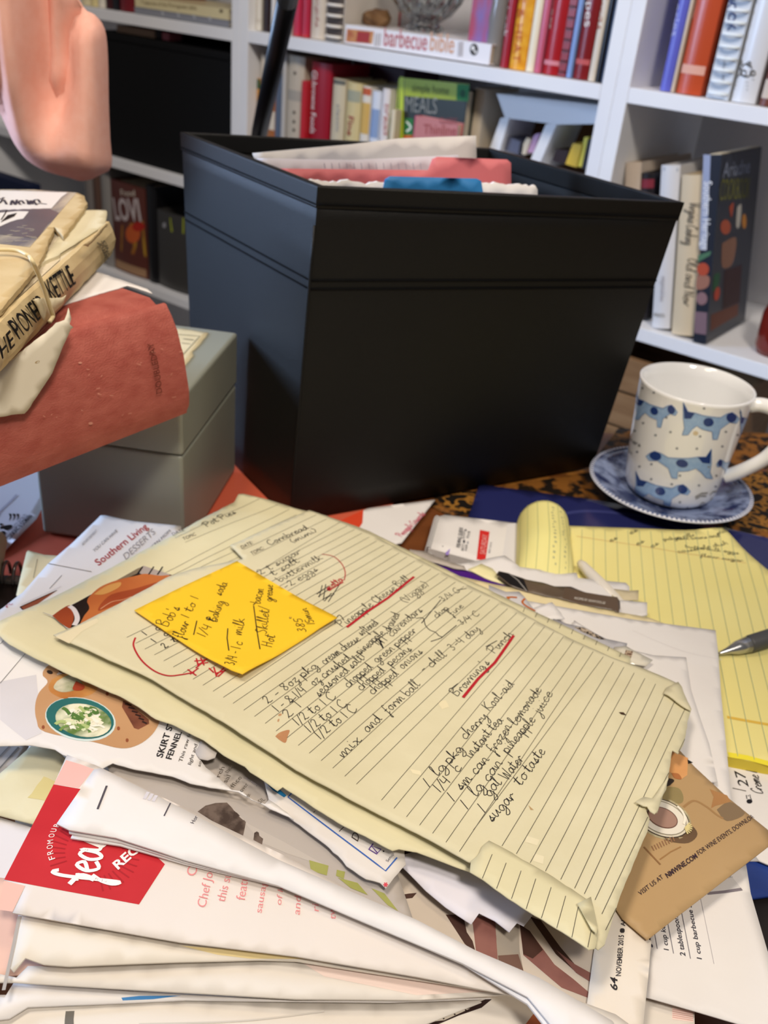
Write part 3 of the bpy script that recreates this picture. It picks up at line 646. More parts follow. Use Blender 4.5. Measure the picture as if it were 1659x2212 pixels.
# black bin on the lower left shelf with things on it
zb = .0293; s1, s0 = sAt(214, .012, zb), sAt(500, .012, zb); s0 = max(s0, .655); zt_ = zAt(400, 98, .012)
t = thing('fabric_bin', 'black fabric bin filling the lower shelf of the left bookcase', 'bin', bc((s0+s1)/2, .13, zb))
g = G(); g.box(bc(s0, .012, zb), T*(s1-s0), W*.22, UP*(zt_-zb-.012), BLACKF); g.obj('body', t, .003, recalc=True)
g = G(); g.box(bc(s0-.0005, .0105, zt_-.013), T*(s1-s0+.001), W*.223, UP*.013, BLACKF); g.obj('lid', t, .003, recalc=True)
f = Plane(bc(0, .03, 0), -T, UP)
def onbin(name, label, x0, x1, hgt, col, cat, D=.1, q=.03):
    a, b_ = sAt(x1, q, zt_), sAt(x0, q, zt_); g = G(); g.box(bc(a, q, zt_+.0004), T*(b_-a), W*D, UP*hgt, mat(col, .5, .3)); o = g.obj(name, None, .001, recalc=True); tag(o, label, cat)
onbin('booklet', 'tan booklet lying on the black bin of the left bookcase', 252, 334, .012, 'b9987c', 'book')
onbin('card_box', 'small dark box right of the tan booklet on the black bin', 336, 348, .014, '2a2022', 'box')
onbin('eraser', 'small pink object on the black bin right of the tan booklet', 350, 365, .012, 'c8707a', 'eraser', .03)
# left bookcase, low shelf
Vn = 'books on the low left shelf'; zv = -.1945
class Vb(Book):
    def __init__(s, label, xl, xr, ym, top, col, q=.02, **k):
        sl, s_r = [-Plane(bc(0, q, 0), -T, UP).px(x, ym)[0] for x in (xl, xr)]
        Book.__init__(s, label, proj(bc(sl, q, zv))[0], proj(bc(s_r, q, zv))[0], zv, top, col, q=q, group=Vn, **k)
Vb('grey tall spine furthest left on the low left shelf', 184, 200, 460, (190, 360), '7a7470').done()
Vb('brown spine beside the grey tall one on the low left shelf', 201, 216, 460, (207, 372), '5c4438').done()
Vb('pale grey wide spine left of the bright food cookbook', 217, 238, 460, (225, 365), '8c8884', depth=.09).done()
b = Vb('bright food cookbook with large white letters on the low left shelf', 240, 312, 480, (275, 398), '5a2c22', depth=.09); z5 = Z1(0, 380, .3134)
b.text('Food', z5(835, 135), z5(930, 140), W2, h=.012); b.text('LOVI', z5(790, 300), z5(970, 310), mat('c0b4b4'), h=.042, wgt=.03)
b.patch([z5(*p) for p in ((835, 340), (980, 310), (1000, 560), (830, 520))], mat('8a3a1c', .4, .4, 'b8922c', 25, 0, 200, .2), 0); b.ellipse(z5(915, 400), 15, 20, 0, mat('c05a2c'), 1); b.ellipse(z5(950, 350), 12, 10, 0, mat('a8241c'), 1)
b.band(575, 592, mat('a07c5c'), 290); b.done()
b = Vb('teal and pink topped book lying behind the bright food cookbook', 250, 300, 400, (275, 375), '54707c', q=.12, depth=.08); b.done()
Vb('black spine right of the bright food cookbook', 314, 336, 480, (325, 402), '0f0e10', depth=.09).done()
b = Vb('dark grey box file with a yellow-green label on the low left shelf', 338, 404, 520, (370, 462), '3a3836', pages=False, name='box_file', cat='file'); b.patch([z5(*p) for p in ((1170, 290), (1262, 290), (1262, 400), (1180, 385))], mat('a2ac28'), 0); b.ellipse(z5(1130, 340), 4, 6, 0, mat('9a9aa0')); b.done()

# ------------------------------------------------------------------ table and what stands on it
WOOD = mat('5c3218', .35, .45, '7a4724', 5, .06, 30, .35, 0, 0, (1, 9, 1))
tb = thing('table', 'brown wooden table under all the papers and boxes', 'table', (0, .25, -.75))
g = G(); g.box((-.85, -.40, -.032), Vector((1.55, 0, 0)), Vector((0, 1.25, 0)), Vector((0, 0, .032)), WOOD); g.obj('tabletop', tb, .003, recalc=True)
for x in (-.78, .60):
    for y in (-.34, .73):
        g = G(); g.box((x, y, -.7495), Vector((.06, 0, 0)), Vector((0, .06, 0)), Vector((0, 0, .717)), WOOD); g.obj('leg', tb, .003, recalc=True)
RUN = mat('946628', .6, .25, '15100b', 62, .1, 300, .25, kind='swirl')
s = Sheet('table_runner', 'black and gold arabesque runner under the saucer and beside the bin', 'table runner', [(925, 1090), (960, 1050), (1290, 985), (1335, 925), (1800, 940), (1900, 1200), (1500, 1140), (1250, 1120), (1010, 1135)], flat(.0012), mat('1a120b', .6, .25, '83531f', 75, .1, 300, .05), .001, .0002, res=.01)
s.patch([(955, 1075), (1000, 1062), (1030, 1060), (1015, 1110), (960, 1095)], RUN, 0); s.patch([(1440, 1060), (1500, 1020), (1659, 1010), (1800, 1020), (1800, 1170), (1659, 1150), (1560, 1128)], RUN, 0)
s.line([(1010, 1055), (1290, 1010)], .012, mat('6e3f18', .5, .3, 'a06a2c', 90, 0, 200, .1)); s.line([(1440, 1040), (1800, 1000)], .004, WOOD); s.done()
s = Sheet('folder', 'coral red folder lying under the grey metal box and the black bin', 'folder', [(-260, 1230), (-40, 1085), (120, 1050), (430, 975), (600, 955), (870, 1050), (805, 1165), (700, 1350), (-300, 1460)], flat(.0028), mat('c4583f', .45, .35, 'cc6248', 6), .0012, .0002, res=.01); s.done()
s = Sheet('leaflet', 'white leaflet with a red left panel and pink lettering in front of the bin', 'leaflet', [(700, 1140), (795, 1098), (940, 1079), (868, 1172), (790, 1190)], flat(.0052), WHITE, .0006, .0003)
s.patch([(702, 1140), (785, 1102), (783, 1130), (760, 1165)], mat('cf4426', .5, .3)); s.hand('Pineapple Casserole', (868, 1160), (920, 1110), mat('c7546a'), .003, .0006); s.done()
NAVY = mat('262a5c', .22, .5)
s = Sheet('folder', 'glossy navy folder between the saucer and the yellow pad', 'folder', [(1008, 1128), (1036, 1046), (1300, 1082), (1480, 1120), (1700, 1172), (1900, 1300), (1600, 1420), (1050, 1300)], flat(.0060), NAVY, .0012, .0002, res=.01)
s.line([(1180, 1120), (1250, 1105), (1330, 1108), (1420, 1122), (1480, 1150)], .004, mat('3b4076', .25, .5), True, 0); s.done()

# mug and saucer
MC = (.240, .712); Z0 = .0115; MH = .0995
def mr(z):
    u = max(0, min(1, (z-Z0)/MH)); r = .0372+.0083*u**.8
    return r*(math.sqrt(max(0, 1-((.10-u)/.10)**2*.35)) if u < .10 else 1)
t = thing('saucer', 'blue and white patterned saucer under the dog mug', 'saucer', (MC[0], MC[1], .0078))
SB = mat('1c2a58', .15, .5, '8d9cc0', 75, 0, 200, .09, coat=.5)
g = G(); g.lathe((MC[0], MC[1], .0078), [(.0005, 0), (.034, 0), (.036, .0015), (.058, .008), (.0665, .0105), (.068, .0122), (.0665, .0128), (.058, .0105), (.038, .0042), (.034, .0034), (.0005, .0034)], SB, 72); g.obj('dish', t)
g = G(); g.lathe((MC[0], MC[1], .0078), [(.0655, .0131), (.0682, .0131), (.0686, .0122), (.0682, .0118)], mat('e6e9f2', .15, .5), 72)
for i in range(110):
    a = 2*math.pi*i/110; c, s_ = math.cos(a), math.sin(a); u = Vector((c, s_, 0)); v = Vector((-s_, c, 0)); o = Vector((MC[0], MC[1], .0078+.01315))+u*.0656
    g.add([o-v*.0009, o-v*.0009+u*.0024, o+v*.0009+u*.0024, o+v*.0009], [(0, 1, 2, 3)], mat('3b4a80', .2, .5))
g.obj('rim', t, label='beaded pale blue rim')
class Cyl:
    def px(s, x, y):
        d = ray(x, y); r = .042
        for _ in range(6):
            a = d.x**2+d.y**2; b = -2*(d.x*MC[0]+d.y*MC[1]); c = MC[0]**2+MC[1]**2-r*r; q = b*b-4*a*c
            if q < 0: q = 0
            tt = (-b-math.sqrt(q))/(2*a); z = H+d.z*tt; r = mr(z)
        th = math.atan2(d.y*tt-MC[1], d.x*tt-MC[0])
        if th > 1.5: th -= 2*math.pi
        return th*.042, z
    def P(s, a, b, off=0):
        b = max(b, Z0+.003) if off else b; th = a/.042; r = mr(b)+off; return Vector((MC[0]+r*math.cos(th), MC[1]+r*math.sin(th), b))
mg = thing('mug', 'white china mug printed with blue spotted dogs', 'mug', (MC[0], MC[1], Z0))
PORC = mat('f7f7f6', .08, .5, coat=.6)
g = G(); pr = [(.0005, Z0)]+[(mr(Z0+MH*u), Z0+MH*u) for u in [0, .01, .03, .06, .1, .2, .3, .4, .5, .6, .7, .8, .9, .97]]+[(mr(1)+.0002, Z0+MH*.995), (mr(1)-.0008, Z0+MH), (mr(1)-.0022, Z0+MH*.995)]+[(mr(Z0+MH*u)-.0028, Z0+MH*u) for u in [.9, .7, .5, .3, .12, .07]]+[(.0005, Z0+MH*.05)]
g.lathe((MC[0], MC[1], 0), pr, PORC, 96); mbody = g.obj('body', mg)
g = G(); sm_ = Surf(Cyl(), g, .002, .00012); z7 = Z1(1240, 740, .2526)
LB, NB, OUT = mat('a6c4e6', .2, .5, '8db0dc', 300), mat('27407f', .2, .5), mat('5f83b8', .2, .5)
body = [(935, 510), (975, 590), (1035, 600), (1100, 622), (1250, 640), (1300, 610), (1350, 595), (1385, 620), (1415, 655), (1390, 690), (1330, 682), (1290, 710), (1250, 740), (1225, 828), (1185, 828), (1180, 760), (1100, 742), (1050, 710), (1010, 740), (975, 788), (925, 790), (945, 730), (935, 650)]
def dog(x0, x1, y0, y1, shear=0):
    def m(p): u = (p[0]-925)/490; v = (p[1]-510)/318; return z7(x0+(x1-x0)*u, y0+(y1-y0)*v+shear*u)
    sm_.patch([m(p) for p in body], LB, 0)
    sm_.patch([m(p) for p in ((935, 510), (975, 590), (1035, 602), (1000, 650), (945, 650), (940, 580))], NB, 1)
    for c, rx, ry in (((1150, 680), 45, 38), ((1345, 640), 44, 42)): sm_.patch([m((c[0]+rx*math.cos(k*.5), c[1]+ry*math.sin(k*.5))) for k in range(12)], NB, 1)
    sm_.line([m(p) for p in body+body[:1]], .0004, OUT, False, 2)
dog(925, 1415, 510, 828); dog(520, 885, 405, 690, 60); dog(1185, 615, 910, 1200, -70); dog(520, 995, 1095, 1385, 45); dog(1415, 1600, 570, 850, -30); dog(1445, 1215, 930, 1150, 10)
for x, y in [(585, 390), (683, 428), (1112, 563), (1424, 597), (790, 641), (592, 688), (520, 755), (825, 765), (697, 792), (1078, 802), (1298, 763), (1398, 790), (1490, 800), (880, 905), (1050, 907), (1268, 888), (1410, 908), (540, 935), (560, 1060), (662, 1040), (1152, 1063), (905, 1138), (1217, 1138), (660, 1168), (836, 1211), (1068, 1221), (1210, 1231), (905, 1365), (970, 1415)]: sm_.ellipse(z7(x, y), 3, 2.6, 0, mat('8b8f96', .2, .5), 0, 8)
sm_.ellipse(z7(1040, 775), 6, 5, 0, mat('dcc9a8', .2, .5), 0, 10)
for a, b_ in (((1035, 1320), (1140, 1285)), ((1040, 1335), (1130, 1312)), ((1160, 1300), (1215, 1275)), ((1070, 1395), (1115, 1370)), ((1165, 1355), (1180, 1330))): sm_.line([z7(*a), z7((a[0]+b_[0])/2, (a[1]+b_[1])/2-14), z7(*b_)], .0016, mat('94928e', .3, .4))
sm_.hand('terriers', z7(462, 815), z7(575, 890), mat('4a4a48'), .0022, .0005); sm_.hand('and co', z7(465, 930), z7(500, 955), mat('8a8a88'), .0018, .0004)
g.obj('dog_print', mbody, label='blue dog print')
g = G(); ph = math.radians(-22); u = Vector((math.cos(ph), math.sin(ph), 0)); c0 = Vector((MC[0], MC[1], 0))
hp = [(.0435, .094), (.052, .0965), (.064, .094), (.0715, .083), (.0725, .069), (.067, .055), (.057, .043), (.047, .034), (.0405, .0295)]
g.tube([c0+u*r+UP*(Z0-.003+z) for r, z in smoothline(hp, 5)], .0058, PORC, 16); g.obj('handle', mg)

# black fabric file bin
zt = .25; tp = [un(688, 402, zt), un(1475, 437, zt), un(1060, 320, zt), un(392, 285, zt)]; zb = .0045
bt = [un(628, 1126, zb), un(1280, 1008, zb), Vector((.075, .835, zb)), Vector((tp[3].x*.95, tp[3].y-.012, zb))]
FB = mat('080807', .5, .32, '0c0c0b', 500, .2, 1500, .3)
bx = thing('fabric_bin', 'large open black fabric bin full of file folders in the middle of the table', 'bin', sum(bt, Vector())/4)
def walls(b, t, th, m, name, lo=0., hi=1., grow=0.):
    cb = sum(b, Vector())/4; ct = sum(t, Vector())/4; g = G(); L = lambda i, f: b[i]+(t[i]-b[i])*f; K = lambda f: cb+(ct-cb)*f
    n = 12; R = 12
    for i in range(4):
        j = (i+1) % 4; vs = []
        for inn in (0, 1):
            for r in range(R+1):
                f = lo+(hi-lo)*r/R
                for k in range(n+1):
                    a = L(i, f)+(L(j, f)-L(i, f))*k/n; d = a-K(f); d.z = 0; d.normalize(); vs.append(a+d*grow if not inn else a-d*th)
        N_ = n+1; O_ = (R+1)*N_; fs = []
        for r in range(R):
            for k in range(n):
                q = (r*N_+k, r*N_+k+1, (r+1)*N_+k+1, (r+1)*N_+k); fs += [q, tuple(x+O_ for x in q[::-1])]
        for k in range(n): fs += [(R*N_+k, R*N_+k+1, R*N_+k+1+O_, R*N_+k+O_), (k+O_, k+1+O_, k+1, k)]
        g.add(vs, fs, m, True)
    return g
g = walls(bt, tp, .004, FB, 'b', 0, .992); g.add([p+UP*.001 for p in bt], [(0, 1, 2, 3)], FB)
g.obj('body', bx)
walls(bt, tp, .0046, FB, 'r', .945, 1.0, .0012).obj('rim_binding', bx)
g = G(); ST = mat('08080a', .9, .1)
def seam(f, i, off=.0022, w_=.0006):
    j = (i+1) % 4; a = bt[i]+(tp[i]-bt[i])*f; b_ = bt[j]+(tp[j]-bt[j])*f; n_ = (b_-a).cross(UP).normalized()
    g.tube([a+(b_-a)*k/20+n_*(off-.0006) for k in range(21)], w_, ST, 5)
for i in (0, 3): seam(.728, i, .0012); seam(.752, i, .0012); seam(.955, i, .0022, .0005)
nb = (tp[0]-tp[2]); nb.z = 0; nb.normalize()
g.tube([bt[0]+(tp[0]-bt[0])*k/10+nb*.0012 for k in range(10)], .0011, FB, 6); g.obj('stitching', bx)
e1 = tp[1]-tp[0]
def fplane(k): o = tp[0]+(tp[3]-tp[0])*k; return Plane((o.x, o.y, 0), e1, UP)
def clipz(pts): return pts
def infile(name, label, k, pts, m, cat, rag=0, th=.0006, deco=None, amp=.0006):
    pl = fplane(k); s = Sheet(name, label, cat, pts, pl, m, th, amp, .09, res=.008, rag=rag)
    if deco: deco(s)
    s.done()
infile('file_folder', 'blue file folder with a tab, frontmost in the black fabric bin', .13, [(720, 640), (712, 416), (826, 413), (831, 388), (842, 381), (1030, 386), (1040, 391), (1044, 418), (1222, 424), (1190, 640)], mat('2f78b4', .5, .3), 'folder')
infile('paper_sheaf', 'sheaf of white ragged-edged papers behind the blue file folder', .21, [(720, 640), (665, 391), (760, 392), (900, 396), (1160, 400), (1162, 420), (1140, 640)], WHITE, 'papers', .003, .003)
infile('file_folder', 'pink file folder with a tall tab behind the white sheaf in the bin', .33, [(700, 640), (600, 364), (760, 366), (925, 368), (934, 344), (945, 339), (1096, 345), (1104, 352), (1107, 640)], mat('d9787c', .5, .3), 'folder')
infile('paper', 'faintly ruled pale page behind the pink file folder', .47, [(660, 600), (555, 342), (760, 346), (930, 338), (990, 335), (985, 600)], mat('dcd9e2', .6, .2), 'paper', deco=lambda s: [s.line([(700+i*16, 352), (702+i*16, 366)], .0005, mat('b9bccc')) for i in range(14)])
infile('paper', 'white sheet rising highest at the back of the black fabric bin', .60, [(640, 600), (545, 331), (640, 322), (760, 312), (860, 300), (950, 296), (1028, 293), (1029, 345), (1000, 600)], WHITE, 'paper', amp=.002)

# lamp pole leaning over the table from behind
pa, pb = EYE+ray(561, 285)*1.06, EYE+ray(621, 0)*.80
dr = (pb-pa).normalized(); lm = thing('floor_lamp', 'black lamp pole slanting up behind the black fabric bin', 'lamp', (pa.x-dr.x*.05, pa.y+.0, -.749))
BM = mat('0a0a0c', .35, .5); foot = Vector((pa.x-.02, 1.0, -.749))
lm.location = foot
g = G(); g.lathe(foot, [(.0005, 0), (.085, 0), (.085, .012), (.07, .018), (.01, .022), (.0005, .022)], BM, 32); g.obj('base', lm)
g = G(); g.tube([foot+UP*.02, foot+UP*.45, foot+UP*.75, pa-dr*.04, pa, pb], .0092, BM, 16); g.obj('pole', lm)
hd = pb+dr*.62
g = G(); g.tube([pb, hd], .0092, BM, 16); g.obj('arm', lm)
g = G(); g.lathe(hd-UP*.03, [(.075, -.045), (.070, -.02), (.045, .03), (.012, .045), (.0005, .045)], BM, 32); shade = g.obj('lamp_shade', lm)
l = bpy.data.lights.new('lamp_bulb', 'AREA'); l.shape = 'DISK'; l.size = .12; l.energy = .8; l.color = (1, .80, .56); o = bpy.data.objects.new('lamp_bulb', l); C.objects.link(o); o.parent = shade; o.location = hd-UP*.08-foot

# grey metal recipe box
FR = un(398, 1197, .0045); FL = un(92, 1151, .0045); BR = un(502, 1015, .0045)
ex = (FL-FR); ey = (BR-FR); ey = ey-ex*ey.dot(ex)/ex.dot(ex); ex_, ey_ = ex, ey
def zcol(x, y, P): d = ray(x, y); return H+d.z*(P.y/d.y)
zs = zcol(391, 985, FR); ztop = zcol(387, 860, FR)
GM = mat('85877b', .42, .45, '8c8e82', 4, .03, 80)
rb = thing('recipe_box', 'grey metal recipe box under the thick red book', 'box', (FR+ex/2+ey/2))
g = G(); g.box(FR, ex, ey, UP*(zs-.0006-FR.z), GM); g.obj('body', rb, .0025, recalc=True)
g = G(); e = .0006; g.box(FR+(-ex.normalized()-ey.normalized())*e+UP*(zs-FR.z), ex+ex.normalized()*2*e, ey+ey.normalized()*2*e, UP*(ztop-zs), GM); lid = g.obj('lid', rb, .0025, recalc=True)
zl6 = Z(0, 620, .3737)
s = Sheet('label', None, None, zl6((985, 235), (1060, 240), (1205, 265), (1150, 340), (1110, 372), (1118, 395), (1075, 452), (1045, 472), (1000, 360)), flat(ztop+.0006), mat('c9bd98', .7, .2, 'd4c8a6', 60), .0003, .0001, rag=.0008, parent=lid)
s.line(zl6((1030, 275), (1155, 285), (1040, 412)), .0006, mat('5a5a4c')); s.line(zl6((1060, 300), (1120, 308)), .0012, mat('5a5a4c')); s.line(zl6((1050, 325), (1100, 330)), .0008, mat('6a6a5c')); s.done()

# thick red cloth book on the recipe box
z0 = ztop+.0011; p0 = un(408, 893, z0); p1 = un(0, 1055, z0); sv = (p1-p0).normalized(); wv = Vector((sv.y, -sv.x, 0)); 
if wv.x > 0: wv = -wv
TH = .0675; qt = un(360, 655, z0+TH)-p0; lw, ls = qt.dot(wv), qt.dot(sv); LN = .245
REDC = mat('96443a', .65, .35, 'b06154', 90, .35, 700, .3, 0, 0, (1, 1, 2))
bk = thing('hardback_book', 'thick worn red cloth hardback on the grey recipe box', 'book', p0+sv*LN/2+wv*.08)
def RP(w_, z, s_): k = z/TH; return p0+wv*(w_+lw*k)+sv*(s_+ls*k*(1-s_/LN))+UP*z
sec = [(.0015, 0), (-.0035, .012), (-.0055, .03), (-.005, .048), (-.001, .0635), (.0035, .0668), (.008, .0625), (.014, .0675), (.165, .0675), (.165, .0645), (.013, .0645), (.004, .062), (-.001, .048), (-.0015, .03), (.001, .012), (.004, .0032), (.165, .0032), (.165, 0)]
secs = smoothline(sec[:7], 4)+sec[7:]
g = G(); n = 40; vs = []; m_ = len(secs)
for k in range(n+1):
    for i, (a, b_) in enumerate(secs):
        vs.append(RP(a, b_, LN*k/n)+(sv*(.0012*noise.noise((a*200, b_*200, 3))) if k in (0, n) else Vector()))
g.add(vs, [(k*m_+i, k*m_+(i+1) % m_, (k+1)*m_+(i+1) % m_, (k+1)*m_+i) for k in range(n) for i in range(m_)], REDC, False)
cap = [(i, i+1, m_-2-i+0, m_-1-i) for i in range(0)]
half = list(range(m_))
g.f += [half, [i+n*m_ for i in half][::-1]]; g.m += [0, 0]; g.sm += [False, False]
spine = Plane(p0, -sv, qt-sv*ls)
class Bul:
    def px(s, x, y): return spine.px(x, y)
    def P(s, a, b, off=0): u = max(0, min(1, b/.067)); return spine.P(a, b, off+.0061*math.sin(math.pi*u)**.8+.0004)
S = Surf(Bul(), g, .004, .0003); z6 = Z1(0, 620, .3737)
S.text('DOUBLEDAY', z6(893, 602), z6(845, 315), mat('5e2c22', .8, .1), h=.0048)
LT = mat('c88a78', .8, .1); rnd = random.Random(8)
for i in range(40):
    x, y = rnd.uniform(10, 370), rnd.uniform(720, 900)
    if y > 1035-.37*x or (x < 150 and y < 890): continue
    S.line([(x, y), (x+rnd.uniform(2, 9), y-rnd.uniform(-3, 5))], .00035, LT)
S.ellipse((182, 912), 5, 3, 0, LT); S.ellipse((160, 782), 4, 2, 0, LT)
g.obj('cover', bk)
g = G(); m2 = PAGES
for k in (.003, LN-.003): pass
A_ = [RP(.004, .0036, .004), RP(.160, .0036, .004), RP(.160, .0036, LN-.004), RP(.004, .0036, LN-.004)]; B_ = [RP(.006, .0640, .004), RP(.160, .0640, .004), RP(.160, .0640, LN-.004), RP(.006, .0640, LN-.004)]
g.hexa(A_, B_, m2); g.obj('pages', bk, recalc=True)
z1 = z0+TH+.0004
s = Sheet('paper', 'white sheet of paper between the red book and the cream paperback', 'paper', [(60, 700), (115, 668), (155, 652), (275, 617), (329, 634), (318, 624), (270, 607), (215, 588), (120, 560), (-60, 620)], flat(z1+.0002), WHITE, .0004, .0002, rag=.0006); s.done()

# cream book with a rubber band on the red book
z2 = z1+.0018; b0 = un(240, 551, z2); b1 = un(0, 803, z2); sv2 = (b1-b0).normalized(); wv2 = Vector((sv2.y, -sv2.x, 0))
if wv2.x > 0: wv2 = -wv2
q2 = un(229, 478, z2); th2 = zcol(229, 478, b0)-z2; L2 = .21
CB = mat('c4ad80', .7, .2, 'd2bd92', 30, .2, 90, .3); CB2 = mat('cdb88e', .7, .2, 'b89f72', 40, .15, 120, .25)
pk = thing('old_book', 'old cream book with bold black spine lettering and a rubber band, on the red book', 'book', b0+sv2*L2/2+wv2*.07)
def pp(s_, w_, z): return b0+sv2*s_+wv2*w_+UP*z
g = G(); g.hexa([pp(.004, .004, .002), pp(L2-.004, .004, .002), pp(L2-.004, .132, .002), pp(.004, .132, .002)][::-1], [pp(.004, .004, th2-.001), pp(L2-.004, .004, th2-.001), pp(L2-.004, .132, th2-.001), pp(.004, .132, th2-.001)][::-1], PAGES); g.obj('pages', pk, recalc=True)
sp2 = Plane(b0, -sv2, UP)
g = G(); n = 30; vs = []
pr = [(.0, 0), (-.0025, .25), (-.0035, .5), (-.0025, .75), (0, 1)]
for k in range(n+1):
    for a, b_ in pr: vs.append(pp(L2*k/n, a+.0008*noise.noise((k*.6, b_*3, 1)), th2*b_))
    for a, b_ in pr[::-1]: vs.append(pp(L2*k/n, a+.003, th2*b_))
m_ = 10; g.add(vs, [(k*m_+i, k*m_+(i+1) % m_, (k+1)*m_+(i+1) % m_, (k+1)*m_+i) for k in range(n) for i in range(m_)]+[tuple(range(m_)), tuple(range(n*m_, n*m_+m_))[::-1]], CB)
class Bul2:
    def px(s, x, y): return sp2.px(x, y)
    def P(s, a, b, off=0): u = max(0, min(1, b/th2)); return sp2.P(a, b, off+.0036*math.sin(math.pi*u)**.9+.0006)
S = Surf(Bul2(), g, .003, .0003); zp = Z1(0, 380, .2441)
BK = mat('14110f', .6, .2)
S.text('THE', zp(-150, 1690), zp(35, 1490), BK, zp(-170, 1540), wgt=.008)
S.text('PIONEER', zp(75, 1440), zp(345, 1180), BK, zp(20, 1280), wgt=.008); S.text('KETTLE', zp(385, 1110), zp(592, 945), BK, zp(355, 925), wgt=.008)
S.text('JONES', zp(912, 735), zp(870, 565), mat('3a332a'), zp(885, 742), wgt=.02); S.text('TREETOP', zp(893, 745), zp(835, 580), mat('3a332a'), zp(868, 752), wgt=.02)
S.line([zp(0, 1210), zp(515, 745), zp(520, 690), zp(940, 430)], .0005, mat('8f7a52'), False, 0); S.line([zp(0, 1640), zp(110, 1590), zp(420, 1290)], .0005, mat('a08a60'))
g.add([], [], CB); g.obj('spine', pk, label='torn cream spine with black lettering')
def coverplane(dz): return flat(z2+th2+dz)
s = Sheet('inner_page', None, None, [zp(*p) for p in ((340, 785), (700, 300), (938, 303), (945, 320), (935, 425), (520, 700))], coverplane(.0008), mat('cfc4a2', .7, .2, 'd8ceae', 30), .002, .0004, parent=pk, rag=.0006); s.done()
s = Sheet('front_board', None, None, [zp(*p) for p in ((-900, 200), (-300, 120), (300, 122), (690, 150), (745, 175), (770, 250), (740, 300), (560, 540), (500, 470), (480, 450), (430, 590), (345, 778), (330, 800), (0, 1190), (-700, 1500))], coverplane(.0036), CB2, .0026, .0005, parent=pk, rag=.0007)
PIC = mat('5a5f66', .35, .4, 'b5ab92', 70, 0, 200, .12, 0, 0, (1, .25, 1))
s.patch([zp(*p) for p in ((-600, 135), (0, 125), (300, 127), (680, 150), (640, 195), (265, 635), (0, 605), (-600, 590))], PIC, 0)
WP = mat('ded9cf', .35, .4)
s.patch([zp(*p) for p in ((-600, 150), (0, 132), (600, 150), (545, 190), (455, 290), (0, 305), (-600, 320))], WP, 1); s.patch([zp(*p) for p in ((-600, 300), (0, 300), (430, 290), (520, 330), (420, 430), (330, 560), (0, 520), (-600, 520))], mat('3f444c', .3, .45, '4c525a', 30), 1)
s.patch([zp(*p) for p in ((-100, 310), (0, 330), (160, 315), (255, 318), (205, 380), (150, 390), (90, 410), (0, 450), (-100, 460))], WP, 2); 
for k in range(7): s.line([zp(10+k*18, 415-k*8), zp(75+k*12, 350-k*3)], .0006, BK, False, 3)
s.line([zp(60, 310), zp(45, 340), zp(10, 395)], .0008, BK, True, 3)
# upside-down script title on the cover
for q in ([(415, 255), (360, 248), (330, 250)], [(325, 262), (300, 225), (335, 215), (355, 240)], [(290, 255), (275, 222), (262, 258)], [(250, 255), (245, 225), (225, 218)], [(215, 250), (190, 222), (165, 240), (185, 258)], [(150, 215), (135, 258), (110, 220), (95, 260)], [(60, 255), (30, 215), (0, 240), (-40, 250)], [(-70, 220), (-110, 260), (-150, 220)], [(35, 195), (10, 210), (-20, 200)]): s.line([zp(*p) for p in q], .0016, mat('2c2a34'), True, 3)
for k in range(16):
    x, y = rnd.uniform(30, 300), rnd.uniform(440, 590); s.line([zp(x, y), zp(x+rnd.uniform(30, 70), y+rnd.uniform(-8, 8))], .0007, mat('b9ae95'), False, 2)
s.done()
s = Sheet('jacket_flap', 'torn paper jacket flap', None, [zp(*p) for p in ((-60, 1760), (110, 1600), (420, 1325), (450, 1295), (530, 1270), (575, 1165), (592, 1260), (575, 1310), (612, 1335), (585, 1350), (520, 1500), (440, 1740), (330, 1930), (245, 2080), (215, 2108), (100, 2120), (-60, 2140))], Plane(p0+spine.n*.0105, -sv, qt-sv*ls), mat('d6ceb8', .6, .25, 'ded7c4', 20), .0004, .0008, rag=.0006, parent=pk, curl=[(100, 700, .03, .004)])
s.ellipse(zp(300, 1643), 5, 2.4, -20, mat('a88c5a'), 0); s.ellipse(zp(303, 1643), 3.2, 1.2, -20, mat('ded7c4'), 1); s.done()
s = Sheet('torn_scrap', None, None, [zp(*p) for p in ((290, 1092), (345, 1080), (470, 1085), (585, 1060), (560, 1140), (490, 1200), (400, 1292), (365, 1220), (335, 1160))], Plane(b0+sp2.n*.0062, -sv2, UP), mat('d3c6a4', .7, .2, 'dcd0b0', 40), .0004, .0006, rag=.0007, parent=pk); s.done()
s = Sheet('spine_tear', None, None, [zp(*p) for p in ((735, 610), (800, 560), (860, 500), (945, 415), (940, 450), (860, 540), (780, 630))], Plane(b0+sp2.n*.0058, -sv2, UP), CB2, .0005, .0004, rag=.0006, parent=pk); s.done()
g = G(); top = coverplane(.0072); spn = Plane(b0+sp2.n*.0088, -sv2, UP); RBM = mat('d8c79a', .5, .35)
for pth in ([top.at(*zp(*p)) for p in ((-250, 665), (0, 652), (150, 662), (240, 700), (262, 715))]+[spn.at(*zp(*p)) for p in ((275, 735), (330, 850), (395, 1010), (430, 1120), (458, 1200), (470, 1240), (440, 1290))],):
    d = [Vector(p) for p in pth]; sp_ = smoothline([tuple(p) for p in d], 6); vs = []
    g.tube(sp_, .0011, RBM, 8)
g.obj('rubber_band', label='stretched cream rubber band around the old cream book at the left', cat='rubber band')

